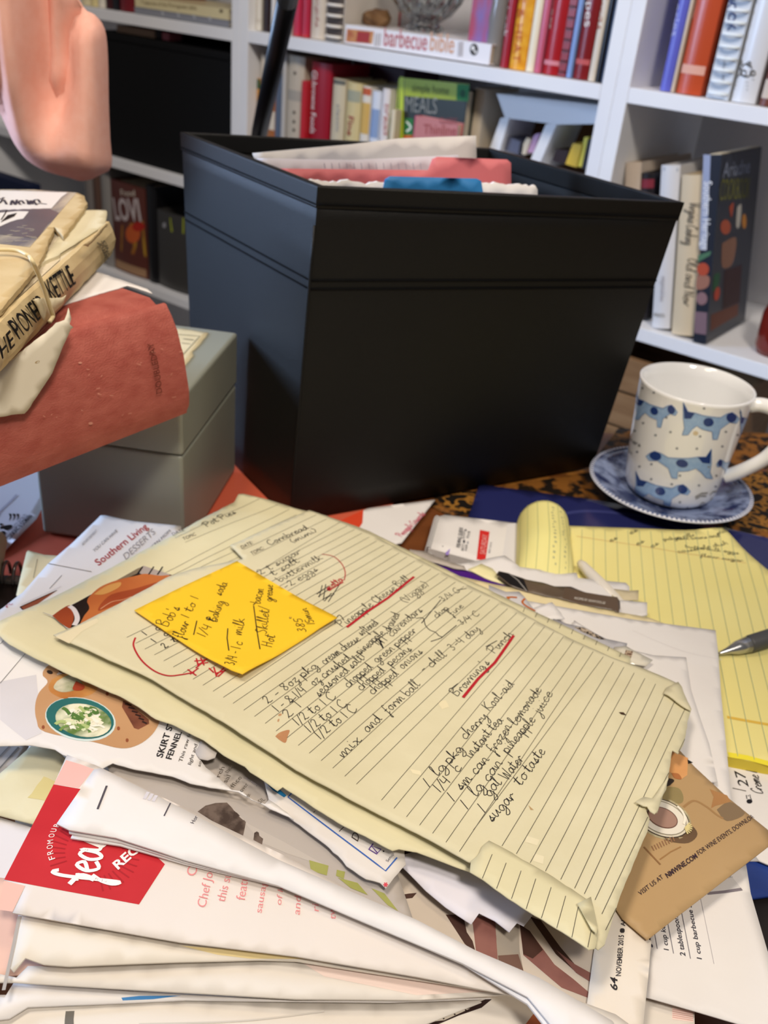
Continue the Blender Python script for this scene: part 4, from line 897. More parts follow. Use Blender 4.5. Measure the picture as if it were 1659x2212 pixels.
# salmon cloth hanging at the upper left
pl = Plane((-.30, .80, .2), (1, .12, 0), (0, 0, 1))
out = [(-260, -260), (120, -240), (150, -60), (180, 15), (205, 32), (226, 62), (233, 120), (235, 220), (238, 300), (241, 360), (215, 378), (180, 391), (150, 384), (100, 370), (60, 345), (32, 312), (12, 270), (-4, 240), (-60, 180), (-260, 60)]
out = smoothline(out+[out[0]], 3)[:-1]
poly = resample([pl.px(*p) for p in out], .006); v, f = fill(poly, .006); A_ = np.array(v); dd = bdist(poly, A_)
def fold(a, b, d):
    pxs = proj(pl.P(a, b)); x, y = pxs
    h = .036*(1-math.exp(-d/.014))
    k = math.exp(-((x-(128-.02*y))/38)**2)*max(0, min(1, (330-y)/160)); h -= .046*k
    h += .010*math.exp(-((x-(38+.08*y))/16)**2)*max(0, min(1, (370-y)/200))+.006*math.exp(-((x-205)/14)**2)
    h -= .012*math.exp(-((x-(6+.03*y))/12)**2)
    return h+.003*noise.noise((a*22, b*9, 2))
g = G(); CL = mat('e9ac98', .9, .15, 'eeb8a6', 120, .15, 900)
n = len(v); ok = {}
g.add([pl.P(a, b, max(.0004, fold(a, b, d))) for (a, b), d in zip(v, dd)]+[pl.P(a, b, -.6*fold(a, b, d) if d > .001 else -.0004) for (a, b), d in zip(v, dd)], [q for q in f]+[tuple(i+n for i in q[::-1]) for q in f], CL, True)
e_ = {(q[i], q[(i+1) % 3]) for q in f for i in range(3)}
for a, b in e_:
    if (b, a) not in e_: g.f.append([b, a, a+n, b+n]); g.m.append(0); g.sm.append(True)
g.obj('hanging_cloth', label='salmon pink cloth hanging in soft folds at the upper left', cat='cloth', recalc=True)
# navy box and grey box beyond the cloth
for nm, lb, xa, xb, yt, yb, q, col in (('storage_box', 'navy blue box low at the left edge below the salmon cloth', -60, 55, 362, 470, -.05, '16203f'),):
    f_ = Plane(bc(0, q, 0), -T, UP); a0, zz0 = f_.px(xa, yt); a1 = f_.px(xb, yt)[0]; g = G(); g.box(f_.P(a0, -.745, -.001), f_.e1*(a1-a0), -f_.n*.03, UP*(zz0+.745), mat(col, .6, .3)); g.obj(nm, None, .002, label=lb, cat='box', recalc=True)

# steno roll, yellow pad, pens, tear-off block
s = Sheet('legal_pad', 'yellow ruled legal pad with a curled page at the right', 'notepad', [(1420, 1500), (1330, 1385), (1215, 1260), (1215, 1180), (1228, 1136), (1400, 1142), (1560, 1150), (1660, 1232), (1800, 1330), (1990, 1560), (2000, 1700), (1659, 1652), (1570, 1634)], flat(.0165), YELLOW, .0075, .0003, res=.007, side=mat('e6cf4c', .7, .2), curl=[(1560, 1150, .02, .004)])
PL = mat('a9b58e', .7, .1)
padA = [(1230, 1160), (1290, 1160), (1345, 1158), (1405, 1158), (1465, 1160), (1520, 1162), (1575, 1180)]
zc = Z1(860, 1000, .4816)
zd = Z1(1200, 1380, .2767)
A0, A1 = np.array(s.px(1551, 1408)), np.array(s.px(1593, 1630)); dv = (A1-A0)/np.hypot(*(A1-A0)); nv = np.array([-dv[1], dv[0]]); sp_ = abs((np.array(s.px(1612, 1419))-A0)@nv)/2; 
E0, E1 = np.array(s.px(1570, 1632)), np.array(s.px(1659, 1650)); T0, T1 = np.array(s.px(1228, 1140)), np.array(s.px(1570, 1150)); R0, R1 = np.array(s.px(1562, 1152)), np.array(s.px(1680, 1250))
def cross(o, d, p, q): e = q-p; m_ = np.array([[d[0], -e[0]], [d[1], -e[1]]]); return np.linalg.solve(m_, p-o)[0]
for k in range(-12, 22):
    o = A0+nv*sp_*k; t1 = cross(o, dv, E0, E1); ts = sorted((cross(o, dv, T0, T1), cross(o, dv, R0, R1)), key=lambda v: v*np.sign(t1)); t0 = ts[1]
    s.ribbon([o+dv*(t0+.002*np.sign(t1)), o+dv*(t1-.001*np.sign(t1))], .0004, PL)
s.line([zd(1340, 610), zd(1500, 640), zd(1700, 675)], .0022, mat('e0b84a'), False, 1); s.line([zd(1350, 905), zd(1500, 930), zd(1700, 985)], .004, mat('f2e23a', .4, .3), False, 1)
s.line([zc(800, 330), zc(1100, 375), zc(1560, 450)], .0004, mat('d9a66a'))
for x, y0 in ((955, 350), (1045, 315), (1075, 365), (1140, 375)): s.hand('es', zc(x, y0+8), zc(x+32, y0-14), mat('54553e'), .0022, .0005)
for i, (tx, a, b_) in enumerate((('pick up rolls', (1195, 350), (1330, 330)), ('green beans and', (1240, 345), (1440, 345)), ('casserole dish', (1258, 405), (1480, 372)), ('buttermilk eggs', (1290, 380), (1530, 412)), ('flour sugar', (1355, 420), (1550, 446)), ('milk', (1430, 340), (1490, 318)))): s.hand(tx, zc(*a), zc(*b_), mat('54553e'), .0022, .0005)
s.done()
# the curled-over page: a tunnel of yellow paper
pA, pB = un(1172, 1135, .017), un(1178, 1262, .017); ax = (pB-pA).normalized(); lat = Vector((-ax.y, ax.x, 0)); 
if lat.x < 0: lat = -lat
g = G(); R_ = .0195; vs = []; n = 26; k = 24; Lr = (pB-pA).length+.002
class Arch:
    def P(s, a, b, off=0):       # a: along axis 0..Lr, b: angle
        r = R_+off; w_ = 1+.06*a/Lr; return pA+ax*a+lat*(r*math.cos(b)*w_)+UP*(r*1.12*math.sin(b)*(1-.8*max(0, (a/Lr-.55)/.45)**1.5))
ar = Arch()
for i in range(k+1):
    for j in range(n+1): vs.append(ar.P(Lr*i/k, -.15+(math.pi+.3)*j/n))
m_ = n+1; N0 = len(vs)
for i in range(k+1):
    for j in range(n+1): vs.append(ar.P(Lr*i/k, -.15+(math.pi+.3)*j/n, -.0005))
fs = []
for i in range(k):
    for j in range(n): q = (i*m_+j, i*m_+j+1, (i+1)*m_+j+1, (i+1)*m_+j); fs += [q, tuple(x+N0 for x in q[::-1])]
for j in range(n): fs += [(j, j+N0, j+1+N0, j+1), (k*m_+j, k*m_+j+1, k*m_+j+1+N0, k*m_+j+N0)]
g.add(vs, fs, mat('e6dc8c', .6, .25, 'ebe298', 14), True)
def along(b, w_, m, a0=0.0, a1=1., off=.00025):
    pts = [ar.P(Lr*(a0+(a1-a0)*i/20), b, off) for i in range(21)]; pts2 = [ar.P(Lr*(a0+(a1-a0)*i/20), b+w_/R_, off) for i in range(21)]
    g.add([x for p in zip(pts, pts2) for x in p], [(2*i, 2*i+1, 2*i+3, 2*i+2) for i in range(20)], m)
for b in (.35, .75, 1.15, 1.55, 1.95, 2.35, 2.75): along(b, .0005, mat('b9bd86', .7, .1))
rnd = random.Random(2)
for b in (.9, 1.3):
    for i in range(16):
        a = .1+.05*i; bb = b+rnd.uniform(-.05, .1); along(bb, rnd.uniform(.0006, .0018), mat('b3b489', .7, .1), a, a+.02)
g.obj('curled_page', label='yellow pad page curled over into a tunnel left of the pad', cat='paper')
# spiral tear-off block
cb = thing('calendar_block', 'small spiral-bound white calendar block with a red Saturday band', 'calendar', un(1030, 1160, .0075))
s = Sheet('block', None, None, [(944, 1117), (960, 1112), (1115, 1130), (1180, 1160), (1140, 1240), (1040, 1215), (925, 1184)], flat(.0145), WHITE, .0068, .0001, res=.01, parent=cb, side=mat('c9c5c0', .8, .1, 'e4e0dc', 600, 0, 200, .2, 0, 0, (1, 1, 20)))
ze = Z1(500, 1040, .3376)
REDP = mat('cf2f2c', .5, .3)
s.patch([ze(*p) for p in ((1590, 310), (1652, 322), (1625, 505), (1568, 500))], REDP); s.text('SATURDAY', ze(1622, 470), ze(1638, 345), mat('e8a09c'), h=.004, wgt=.015, lvl=4)
TXG = mat('4a4a4e')
s.text('FISHING GUIDE', ze(1462, 425), ze(1482, 298), TXG, h=.0029, wgt=.02)
s.text('BEST', ze(1486, 445), ze(1490, 400), TXG, h=.002); s.ellipse(ze(1488, 385), 2.6, 4, 0, TXG, 1); s.text('GOOD', ze(1490, 370), ze(1498, 322), TXG, h=.0022); s.patch([ze(1485, 316), ze(1508, 318), ze(1500, 304)], TXG, 1)
s.text('FAIR', ze(1508, 445), ze(1512, 405), TXG, h=.002); s.ellipse(ze(1512, 392), 2, 3, 0, mat('9a9aa0'), 1); s.text('POOR', ze(1520, 365), ze(1530, 320), TXG, h=.0022); s.text('BEST DAYS', ze(1655, 460), ze(1668, 390), mat('8a8a90'), h=.0016)
s.patch([ze(*p) for p in ((1370, 455), (1400, 430), (1390, 470), (1372, 472))], mat('9a84c8')); s.ellipse(ze(1352, 415), 1, 1.5, 0, TXG); s.patch([(1096, 1132), (1115, 1130), (1180, 1160), (1140, 1240), (1082, 1226)], mat('d9d6d6', .65, .2), 0)  # last patch: shade beside the curled page, painted as greyer paper
s.done()
g = G(); A0, A1 = flat(.0145).at(944, 1119), flat(.0145).at(926, 1183); dv = (A1-A0)/16; nrm = Vector((dv.y, -dv.x, 0)).normalized()
for i in range(17):
    c = A0+dv*i-UP*.0035; g.tube([c+nrm*(-.0022*math.cos(a))+UP*.0055*math.sin(a)+dv*(.4*a/6.3) for a in [k*.45 for k in range(15)]], .0005, mat('c8c6c4', .3, .5), 6)
g.obj('spiral', cb)
# pen across the pad
pn = thing('pen', 'silver-tipped pen with a dark grey grip lying on the yellow pad', 'pen', un(1610, 1400, .0175))
a, b_ = un(1556, 1411, .0195), un(1616, 1392, .0225); dp = (b_-a).normalized()
g = G(); g.tube([a-dp*.002, a, a+dp*.006, a+(b_-a)*.6, b_], [.0004, .0012, .0022, .0044, .0053], mat('b9b9ba', .22, .5, metal=.9), 24); g.obj('tip', pn, label='silver metal tip')
g = G(); g.tube([b_, b_+dp*.002, b_+dp*.04, b_+dp*.05], [.0053, .0056, .0056, .0052], mat('4a4a4c', .5, .4), 24); g.obj('grip', pn)
g = G(); g.tube([b_+dp*.0502, b_+dp*.11, b_+dp*.112], [.0050, .0048, .003], mat('b9b9ba', .22, .5, metal=.9), 24); g.obj('barrel', pn)
g = G(); a, b_ = un(1252, 1215, .0235), un(1296, 1262, .022); dp = (b_-a).normalized()
g.tube([a-dp*.001, a, a+dp*.004, b_, b_+dp*.03], [.0005, .0024, .0036, .0046, .0048], mat('ded6c8', .3, .4), 20); g.obj('marker', label='white plastic marker end poking out beside the curled page', cat='marker')
# ring binder and white carton at the left edge
rbz = thing('ring_binder', 'black ring binder at the left edge below the white carton', 'binder', un(20, 1290, .004))
s = Sheet('cover', None, None, [(-200, 1330), (-60, 1240), (60, 1244), (66, 1300), (30, 1350), (-200, 1420)], flat(.0075), mat('1a1512', .4, .4), .004, .0001, res=.012, parent=rbz); s.done()
g = G(); c0 = un(14, 1250, .008); c1 = un(38, 1252, .008)
for c in (un(-6, 1248, .008), c0, c1): g.tube([c+Vector((.0005*math.sin(x), .007*math.cos(x), .0125*math.sin(x))) for x in [k*.26 for k in range(13)]], .0012, mat('8a8480', .25, .5, metal=.8), 10)
g.obj('ring', rbz)
g = G(); g.box(un(10, 1262, .0078), Vector((.016, .001, 0)), Vector((0, .006, 0)), UP*.003, mat('77726c', .3, .5, metal=.6)); g.obj('ring_plate', rbz, .0005, recalc=True)
g = G(); a = un(-44, 1255, .018); g.tube([a, a+Vector((-.004, .018, .002)), a+Vector((-.010, .040, .004))], [.0105, .011, .011], mat('d5cba8', .7, .2), 24); g.obj('rolled_paper', label='rolled cream paper at the left edge above the binder rings', cat='paper roll')
s = Sheet('leaflet', 'white leaflet with a black emblem at the left edge beside the grey box', 'leaflet', [(-200, 1250), (-160, 1040), (40, 1020), (95, 1000), (100, 1080), (78, 1120), (12, 1188), (-60, 1260)], tri((-100, 1100, .016), (80, 1020, .020), (80, 1120, .010)), mat('dcd9e2', .6, .25, 'e2dfe6', 20), .0008, .0004)
zf = Z1(0, 1080, .2411)
s.line([zf(-20, 120), zf(110, 0), zf(150, -45)], .0018, mat('b9b6c4')); s.line([zf(-30, 150), zf(0, 125)], .0018, mat('b9b6c4'))
for i in range(3):
    x = 78+i*34; s.patch([zf(x, 120+i*2), zf(x+26, 128), zf(x+22, 165), zf(x+2, 195-i*3), zf(x+12, 155)], BK, 1)
s.patch([zf(*p) for p in ((0, 240), (60, 228), (100, 225), (112, 240), (95, 262), (60, 275), (30, 262), (0, 262))], BK, 1, smooth=True); s.patch([zf(*p) for p in ((0, 290), (30, 280), (52, 295), (40, 330), (0, 345))], BK, 1, smooth=True); s.line([zf(0, 228), zf(20, 215)], .002, BK)
s.text('WEST COUNTY WORLD', zf(45, 360), zf(255, 140), mat('77747e'), h=.0035); s.text('COOKING & DOMAIN', zf(85, 360), zf(295, 145), mat('33323a'), h=.0035, wgt=.02); s.done()

# ------------------------------------------------------------------ the pile of papers
def mp(dz): return tri((503, 1520, .060-dz), (992, 1841, .060-dz), (1238, 1385, .047-dz))
def PXL(z, *p): return [z(*q) for q in p]
# magazines that carry the pile
for i, (lb, pts, za, zb_, col) in enumerate((
    ('thick white paper bundle at the bottom of the middle pile', [(430, 1250), (700, 1150), (1240, 1410), (1380, 1700), (1240, 2020), (900, 1800)], .016, .0035, WHITE2),
    ('cream paper bundle in the middle of the central pile', [(420, 1240), (690, 1160), (1250, 1420), (1380, 1700), (1230, 2000), (820, 1760)], .0275, .0165, CREAM))):
    s = Sheet('paper_bundle', lb, 'papers', pts, flat(za), col, za-zb_, .0001, res=.02, side=PAGES); s.done()
s = Sheet('paper_bundle', 'loose white paper bundle under the recipe clippings at the lower left', 'papers', [(40, 1420), (430, 1600), (700, 1850), (1150, 2060), (1250, 2300), (60, 2300), (30, 1900)], flat(.027), WHITE2, .024, .0001, res=.02, side=PAGES); s.done()
# lowest sheets, lower right
s = Sheet('folder', 'royal blue folder at the right edge under the tan wine clipping', 'folder', [(1560, 1880), (1630, 1845), (1760, 1880), (1760, 1930), (1690, 1932), (1600, 1945)], flat(.0075), mat('26408a', .4, .4), .001, .0002); s.done()
s = Sheet('notebook', 'black notebook at the right edge below the blue folder', 'notebook', [(1560, 1950), (1700, 1915), (1760, 1925), (1780, 2110), (1640, 2080)], flat(.0048), mat('1a1413', .6, .3), .004, .0002); s.done()
s = Sheet('paper', 'white calendar page numbered 27 below the yellow pad', 'paper', [(1540, 1610), (1600, 1630), (1900, 1690), (1900, 1930), (1659, 1868), (1580, 1835)], flat(.0095), WHITE, .0005, .0004)
z5_ = Z1(1260, 1480, .2405)
s.text('27', z5_(1487, 915), z5_(1445, 782), INK, z5_(1388, 900)); s.line([z5_(1340, 925), z5_(1462, 953)], .0005, INK2)
s.ellipse(z5_(1492, 1045), 6.5, 5, 0, INK, 0, 14); s.line(PXL(z5_, (1470, 1025), (1462, 990), (1480, 998), (1498, 985), (1500, 1012), (1510, 1030)), .0004, INK); s.hand('Creme Bru', z5_(1618, 985), z5_(1532, 690), INK, .0030, .0005); s.done()
s = Sheet('paper', 'cream page corner with pale pink lines at the bottom right', 'paper', PXL(Z1(1380, 1800, .18625), (-600, 1950), (60, 1850), (400, 1990), (645, 2050), (650, 2400), (-650, 2400)), flat(.0300), WHITE2, .0004, .0004)
zg = Z1(1380, 1800, .18625)
s.patch(PXL(zg, (385, 2020), (625, 2070), (635, 2190), (385, 2160)), mat('ecd3c8')); [s.line([zg(390, 2045+i*22), zg(630, 2085+i*22)], .0003, mat('d3a59a'), False, 1) for i in range(5)]; s.done()
s = Sheet('paper', 'white printed recipe page with 1 cup barbecue sauce at the bottom right', 'paper', [(1500, 1880), (1611, 1862), (1622, 1930), (1657, 2051), (1730, 2280), (1640, 2226), (1499, 2184), (1391, 2153), (1400, 2080), (1408, 2000)], flat(.0345), WHITE, .0004, .0005, wl=.08)
PR = mat('3c3a44')
s.text('1 cup ke', zg(345, 1365), zg(300, 1080), PR, zg(285, 1352), wgt=.01); s.text('2 tablespoons', zg(540, 1432), zg(445, 940), PR, zg(475, 1420), wgt=.01); s.text('1 cup barbecue sa', zg(728, 1468), zg(600, 800), PR, zg(668, 1455), wgt=.01)
for a, b_ in (((325, 1000), (400, 1400)), ((490, 900), (597, 1460)), ((170, 1100), (212, 1345))): s.line([zg(*a), zg(*b_)], .0003, mat('77757c'))
s.line([zg(715, 760), zg(870, 1520)], .0002, mat('b5b2b6')); s.patch(PXL(zg, (700, 700), (1080, 505), (1195, 645), (830, 695)), mat('cfcbc8'), 0); s.line([zg(790, 702), zg(1000, 680), zg(1195, 648)], .0014, mat('7d757c'), False, 1); s.ellipse(zg(150, 1308), 2.2, 4, -20, PR); s.text('nc', zg(1040, 525), zg(1090, 510), mat('8a8a90'), h=.0016); s.done()
zt_ = Z1(900, 1980, .3134)
s = Sheet('magazine_page', 'magazine page picturing a brown striped towel near the bottom edge', 'paper', [(690, 1860), (900, 1850), (1170, 1890), (1320, 2000), (1305, 2215), (1200, 2260), (720, 2060)], flat(.0400), mat('b9ab9b', .4, .35, 'c9bdae', 14, .1, 60), .0004, .0006)
BR1, BR2, BR3 = mat('3b2620', .4, .35, '4a3028', 60), mat('7a4f48', .4, .35, '8d5f56', 90), mat('8f8172', .4, .35)
s.patch(PXL(zt_, (200, -10), (320, -10), (345, 110), (385, 170), (410, 260), (330, 190)), BR1); s.patch(PXL(zt_, (380, 0), (540, 0), (560, 320), (410, 250)), BR2); s.patch(PXL(zt_, (540, 20), (700, 20), (710, 240), (740, 390), (560, 330)), mat('a49a8c', .4, .35, '8d8274', 20)); s.patch(PXL(zt_, (560, 270), (700, 260), (745, 400), (570, 330)), mat('6b4f44', .4, .35), 1)
s.patch(PXL(zt_, (710, 55), (780, 100), (950, 330), (1080, 430), (1185, 520), (1180, 560), (1000, 490), (870, 380), (735, 265)), BR2); s.patch(PXL(zt_, (712, 55), (780, 100), (870, 230), (800, 290), (735, 260)), BR1, 1); s.patch(PXL(zt_, (780, 0), (855, 25), (990, 210), (1090, 330), (1200, 390), (1195, 450), (1100, 385), (960, 260)), BR1, 1); s.patch(PXL(zt_, (960, 230), (1090, 330), (1200, 390), (1195, 450), (1100, 390)), BR2, 2)
s.patch(PXL(zt_, (-150, -140), (-60, -155), (0, -160), (-30, -125), (-80, -120), (-140, -110)), BR1, 0); s.done()
s = Sheet('paper_strip', 'cream magazine page edge marked November 2015 under the tan clipping', 'paper', PXL(Z1(1100, 1780, .337), (560, 500), (680, 530), (850, 700), (912, 750), (890, 1000), (855, 1320), (470, 1320), (500, 1140), (545, 800)), flat(.0412), mat('ddd3c4', .6, .25, 'e4dbce', 25, .12, 50), .0004, .0005)
zh = Z1(1100, 1780, .337)
s.text('NOVEMBER 2015', zh(715, 975), zh(735, 712), mat('3a3536'), zh(680, 975), wgt=.015); s.text('ALLRECIPES', zh(742, 655), zh(775, 440), mat('3a3536'), zh(712, 655), wgt=.015)
for k in range(3): a = k*math.pi/3+.2; s.line([zh(725+15*math.cos(a), 683+15*math.sin(a)), zh(725-15*math.cos(a), 683-15*math.sin(a))], .0009, mat('2a2628'))
s.text('64', zh(692, 1072), zh(692, 992), mat('2a2628'), zh(645, 1055), wgt=.02); s.done()
# right side sheets from under the main page
PURP = mat('4b1e7c', .3, .45)
zr_ = Z1(980, 1180, .2532)
s = Sheet('paper', 'white folded sheets edge between the yellow pad and the brown clipping', 'paper', PXL(zr_, (-150, 140), (60, 150), (430, 122), (560, 205), (850, 208), (862, 238), (1050, 222), (1062, 268), (1470, 315), (1500, 350), (1498, 500), (1400, 640), (200, 500)), flat(.0245), WHITE, .0045, .0008, res=.006, curl=[(1090, 1212, .02, .004)]); s.done()
s = Sheet('paper', 'small white sheet corner at the right of the brown clipping on the pad', 'paper', PXL(zr_, (1200, 440), (1480, 465), (1650, 480), (1652, 585), (1400, 640), (1200, 600)), flat(.0258), WHITE, .0006, .0004); s.done()
s = Sheet('paper', 'small tan paper corner right of the white sheets on the pad', 'paper', PXL(zr_, (1350, 360), (1500, 378), (1578, 375), (1576, 460), (1480, 460), (1350, 440)), flat(.0252), mat('cdbf9d', .6, .25), .0003, .0003); s.done()
s = Sheet('folder', 'purple folder edge beside the lined recipe page', 'folder', PXL(zr_, (-330, 100), (-240, 90), (0, 178), (100, 200), (300, 270), (540, 358), (560, 420), (200, 420), (-200, 250)), flat(.0278), PURP, .0006, .0004); s.done()
s = Sheet('paper', 'grey rumpled paper edge above the purple folder', 'paper', PXL(zr_, (-380, 30), (-250, 50), (-40, 130), (90, 170), (105, 205), (0, 190), (-200, 130), (-350, 90)), flat(.0290), mat('8f857a', .6, .2, 'c9bfb4', 40, .2, 80), .0005, .0015, rag=.001); s.done()
s = Sheet('paper_scrap', 'small pale yellow paper scrap beside the purple folder', 'paper', PXL(zr_, (120, 195), (235, 148), (330, 188), (395, 262), (470, 335), (300, 280)), flat(.0285), mat('e6dca4', .6, .25, 'eee6b6', 50, .1, 80), .0004, .0008, rag=.0006); s.done()
s = Sheet('folder', 'manila folder edge under the brown clipping', 'folder', PXL(zr_, (20, 250), (330, 320), (540, 360), (800, 420), (1080, 490), (1400, 560), (1650, 605), (1800, 660), (1500, 680), (900, 560), (300, 430)), flat(.0305), MANILA, .0008, .0004); s.done()
s = Sheet('clipping', 'dark brown recipe clipping with small white lettering near the pad', 'clipping', PXL(zr_, (385, 215), (470, 228), (620, 278), (760, 300), (860, 332), (1000, 340), (1110, 382), (1230, 412), (1395, 428), (1417, 465), (1412, 558), (1380, 552), (1375, 538), (1240, 515), (1080, 488), (900, 440), (800, 420), (630, 385), (480, 330), (365, 245)), flat(.0318), mat('4d4238', .35, .4, '6b5a48', 40, .1, 60), .0004, .0012, rag=.0007)
s.patch(PXL(zr_, (390, 220), (470, 232), (600, 280), (640, 380), (480, 325), (375, 245)), mat('1f1c1c', .35, .4)); s.line(PXL(zr_, (470, 232), (550, 290), (625, 378)), .0009, mat('8f8a84')); s.patch(PXL(zr_, (950, 345), (1110, 385), (1400, 432), (1408, 550), (1380, 535), (1080, 485), (930, 440)), mat('5c4a3a', .35, .4), 0)
s.text('RECIPES BY ADAM DOLGE', zr_(1030, 448), zr_(1292, 492), mat('d9d2c6'), zr_(1036, 428), lvl=3); s.done()
s = Sheet('paper', 'large white sheet at the right with its corner over the yellow pad', 'paper', [(1060, 1285), (1149, 1299), (1366, 1338), (1546, 1361), (1552, 1414), (1558, 1501), (1572, 1640), (1586, 1790), (1640, 1860), (1400, 1860), (1180, 1420)], flat(.0330), WHITE, .0005, .0006, wl=.09)
s.line([(1366, 1362), (1470, 1405), (1560, 1425)], .0004, mat('d9d4d2'), True, 0); s.done()
s = Sheet('paper', 'white sheet with faint folds below the large white sheet corner', 'paper', [(1240, 1340), (1330, 1395), (1413, 1415), (1482, 1420), (1493, 1490), (1532, 1607), (1550, 1690), (1350, 1690), (1200, 1480)], flat(.0358), WHITE, .0004, .0007, wl=.06); s.done()
s = Sheet('clipping', 'white clipping with orange script swirls beside the lined page', 'clipping', PXL(zr_, (300, 330), (445, 390), (560, 388), (610, 440), (700, 560), (820, 620), (500, 600), (300, 440)), flat(.0366), mat('cdcaca', .45, .35), .0004, .0006)
OR = mat('b8642a', .4, .4)
s.line(PXL(zr_, (450, 440), (500, 438), (540, 442)), .0016, OR, True); s.line(PXL(zr_, (455, 445), (475, 455)), .0016, OR); s.line(PXL(zr_, (608, 450), (585, 480), (620, 515), (695, 555)), .0014, OR, True); s.done()
s = Sheet('paper_scrap', 'crumpled white paper scrap beside the orange script clipping', 'paper', PXL(zr_, (690, 520), (840, 485), (880, 530), (950, 620), (700, 640), (640, 560)), flat(.0372), WHITE, .0004, .0025, wl=.02, rag=.0008); s.done()
s = Sheet('clipping', 'grey clipping with a dark speckled band beside the lined page', 'clipping', PXL(zr_, (850, 620), (960, 660), (1100, 690), (1300, 790), (1480, 830), (1460, 960), (1300, 960), (900, 760)), flat(.0376), mat('b5b3b6', .5, .3), .0004, .0005)
s.patch(PXL(zr_, (1025, 690), (1110, 695), (1200, 745), (1300, 800), (1240, 795), (1100, 735)), mat('2e241c', .5, .3, 'b9a892', 700, 0, 200, .06), 0); s.done()
s = Sheet('tape_strip', 'glossy clear tape strip over speckled paper at the right of the lined page', 'tape', PXL(zr_, (1370, 860), (1470, 850), (1540, 890), (1700, 970), (1640, 1020), (1480, 1000), (1360, 940)), flat(.0392), mat('d5cebc', .12, .5, 'ddd7c6', 30), .0003, .0004)
s.patch(PXL(zr_, (1470, 885), (1532, 898), (1500, 985), (1440, 965)), mat('b9a48a', .3, .4, '6b4e38', 600, 0, 200, .06), 0); s.done()
# tan wine clipping
zw = Z1(1200, 1380, .2767)
TAN = mat('a98a60', .5, .3, 'b99a6e', 9, .1, 50, .3)
s = Sheet('clipping', 'tan magazine clipping with wine events lettering at the lower right', 'clipping', [(1395, 1600), (1470, 1622), (1500, 1655), (1570, 1720), (1659, 1792), (1668, 1822), (1560, 1905), (1398, 2031), (1385, 2020), (1345, 1985), (1330, 1962), (1250, 1900)], flat(.0428), TAN, .0004, .0007, wl=.07)
s.patch(PXL(zw, (700, 880), (900, 870), (1035, 930), (1030, 1060), (985, 1092), (905, 1045), (840, 1000)), mat('cd9158', .5, .3, 'd8a26a', 60)); s.patch(PXL(zw, (905, 1045), (960, 1050), (985, 1092), (930, 1085)), mat('a86a3c', .5, .3), 1, smooth=True); s.patch(PXL(zw, (1030, 940), (1075, 965), (1035, 975)), DARK, 0)
s.patch(PXL(zw, (700, 1060), (915, 1090), (905, 1130), (860, 1150), (700, 1150)), mat('2f241d', .5, .3), 0, smooth=True); s.patch(PXL(zw, (840, 1150), (960, 1160), (1000, 1230), (980, 1280), (880, 1270), (830, 1230)), mat('84744a', .5, .3, '94855a', 40), 0, smooth=True)
s.patch(PXL(zw, (1205, 1170), (1340, 1220), (1370, 1270), (1250, 1300), (1215, 1320), (1235, 1230)), mat('9a6c44', .5, .3, 'b08350', 30)); s.patch(PXL(zw, (1260, 1330), (1360, 1270), (1480, 1360), (1340, 1420)), mat('7f6a50', .5, .3), 0, smooth=True); s.line(PXL(zw, (1000, 1310), (1080, 1260), (1170, 1300), (1260, 1370), (1310, 1400)), .0012, mat('9d7a50'), True, 0)
s.patch(PXL(zw, (900, 1440), (1040, 1440), (1110, 1520), (1040, 1590), (900, 1580), (840, 1540)), mat('5d4732', .5, .3, '6e563e', 30), 0, smooth=True)
cxy = zw(835, 1395)
for i, (rx, ry, m) in enumerate(((66, 43, mat('8d7e5e', .35, .45, 'c3b892', 400)), (62, 39, mat('3a3026', .4, .4)), (60, 37, mat('d8d0bc', .35, .45)), (55, 34, mat('8e8672', .4, .4)), (53, 32, mat('e2dccd', .35, .4)), (35, 21, mat('6b4a3c', .4, .4)), (33, 19, mat('a07f70', .45, .35)))): s.ellipse(cxy, rx, ry, 24, m, i)
for k in range(7): a = -.9+k*.35; c = zw(1010, 1480); s.line([c, (c[0]+16*math.cos(a), c[1]+14*math.sin(a))], .0007, mat('d9c98c', .3, .5), False, 8)
s.line(PXL(zw, (950, 1310), (985, 1345), (1010, 1400), (1000, 1450)), .0012, mat('efe8d6', .3, .4), True, 8)
WT = mat('3a2830', .5, .3)
for tx, a, b_, c, wg in (('VISIT US AT ', (662, 2008), (845, 1868), (640, 1975), 0), ('NMWINE.COM', (875, 1868), (1112, 1705), (852, 1832), .025), ('FOR WINE EVENTS, DOWNLOA', (1120, 1690), (1552, 1398), (1098, 1655), 0)): s.text(tx.strip(), zw(*a), zw(*b_), WT, zw(*c), wgt=wg, lvl=3)
for k in range(9): s.line([zw(770+k*20, 1650-k*9), zw(752+k*20, 1615-k*10)], .0006, mat('8f6a4c'), False, 2)
s.line(PXL(zw, (690, 1620), (820, 1760)), .0009, mat('8a6540'), False, 1); s.line(PXL(zw, (815, 1720), (900, 1660), (980, 1620)), .0006, mat('9a7448'), False, 1); s.done()
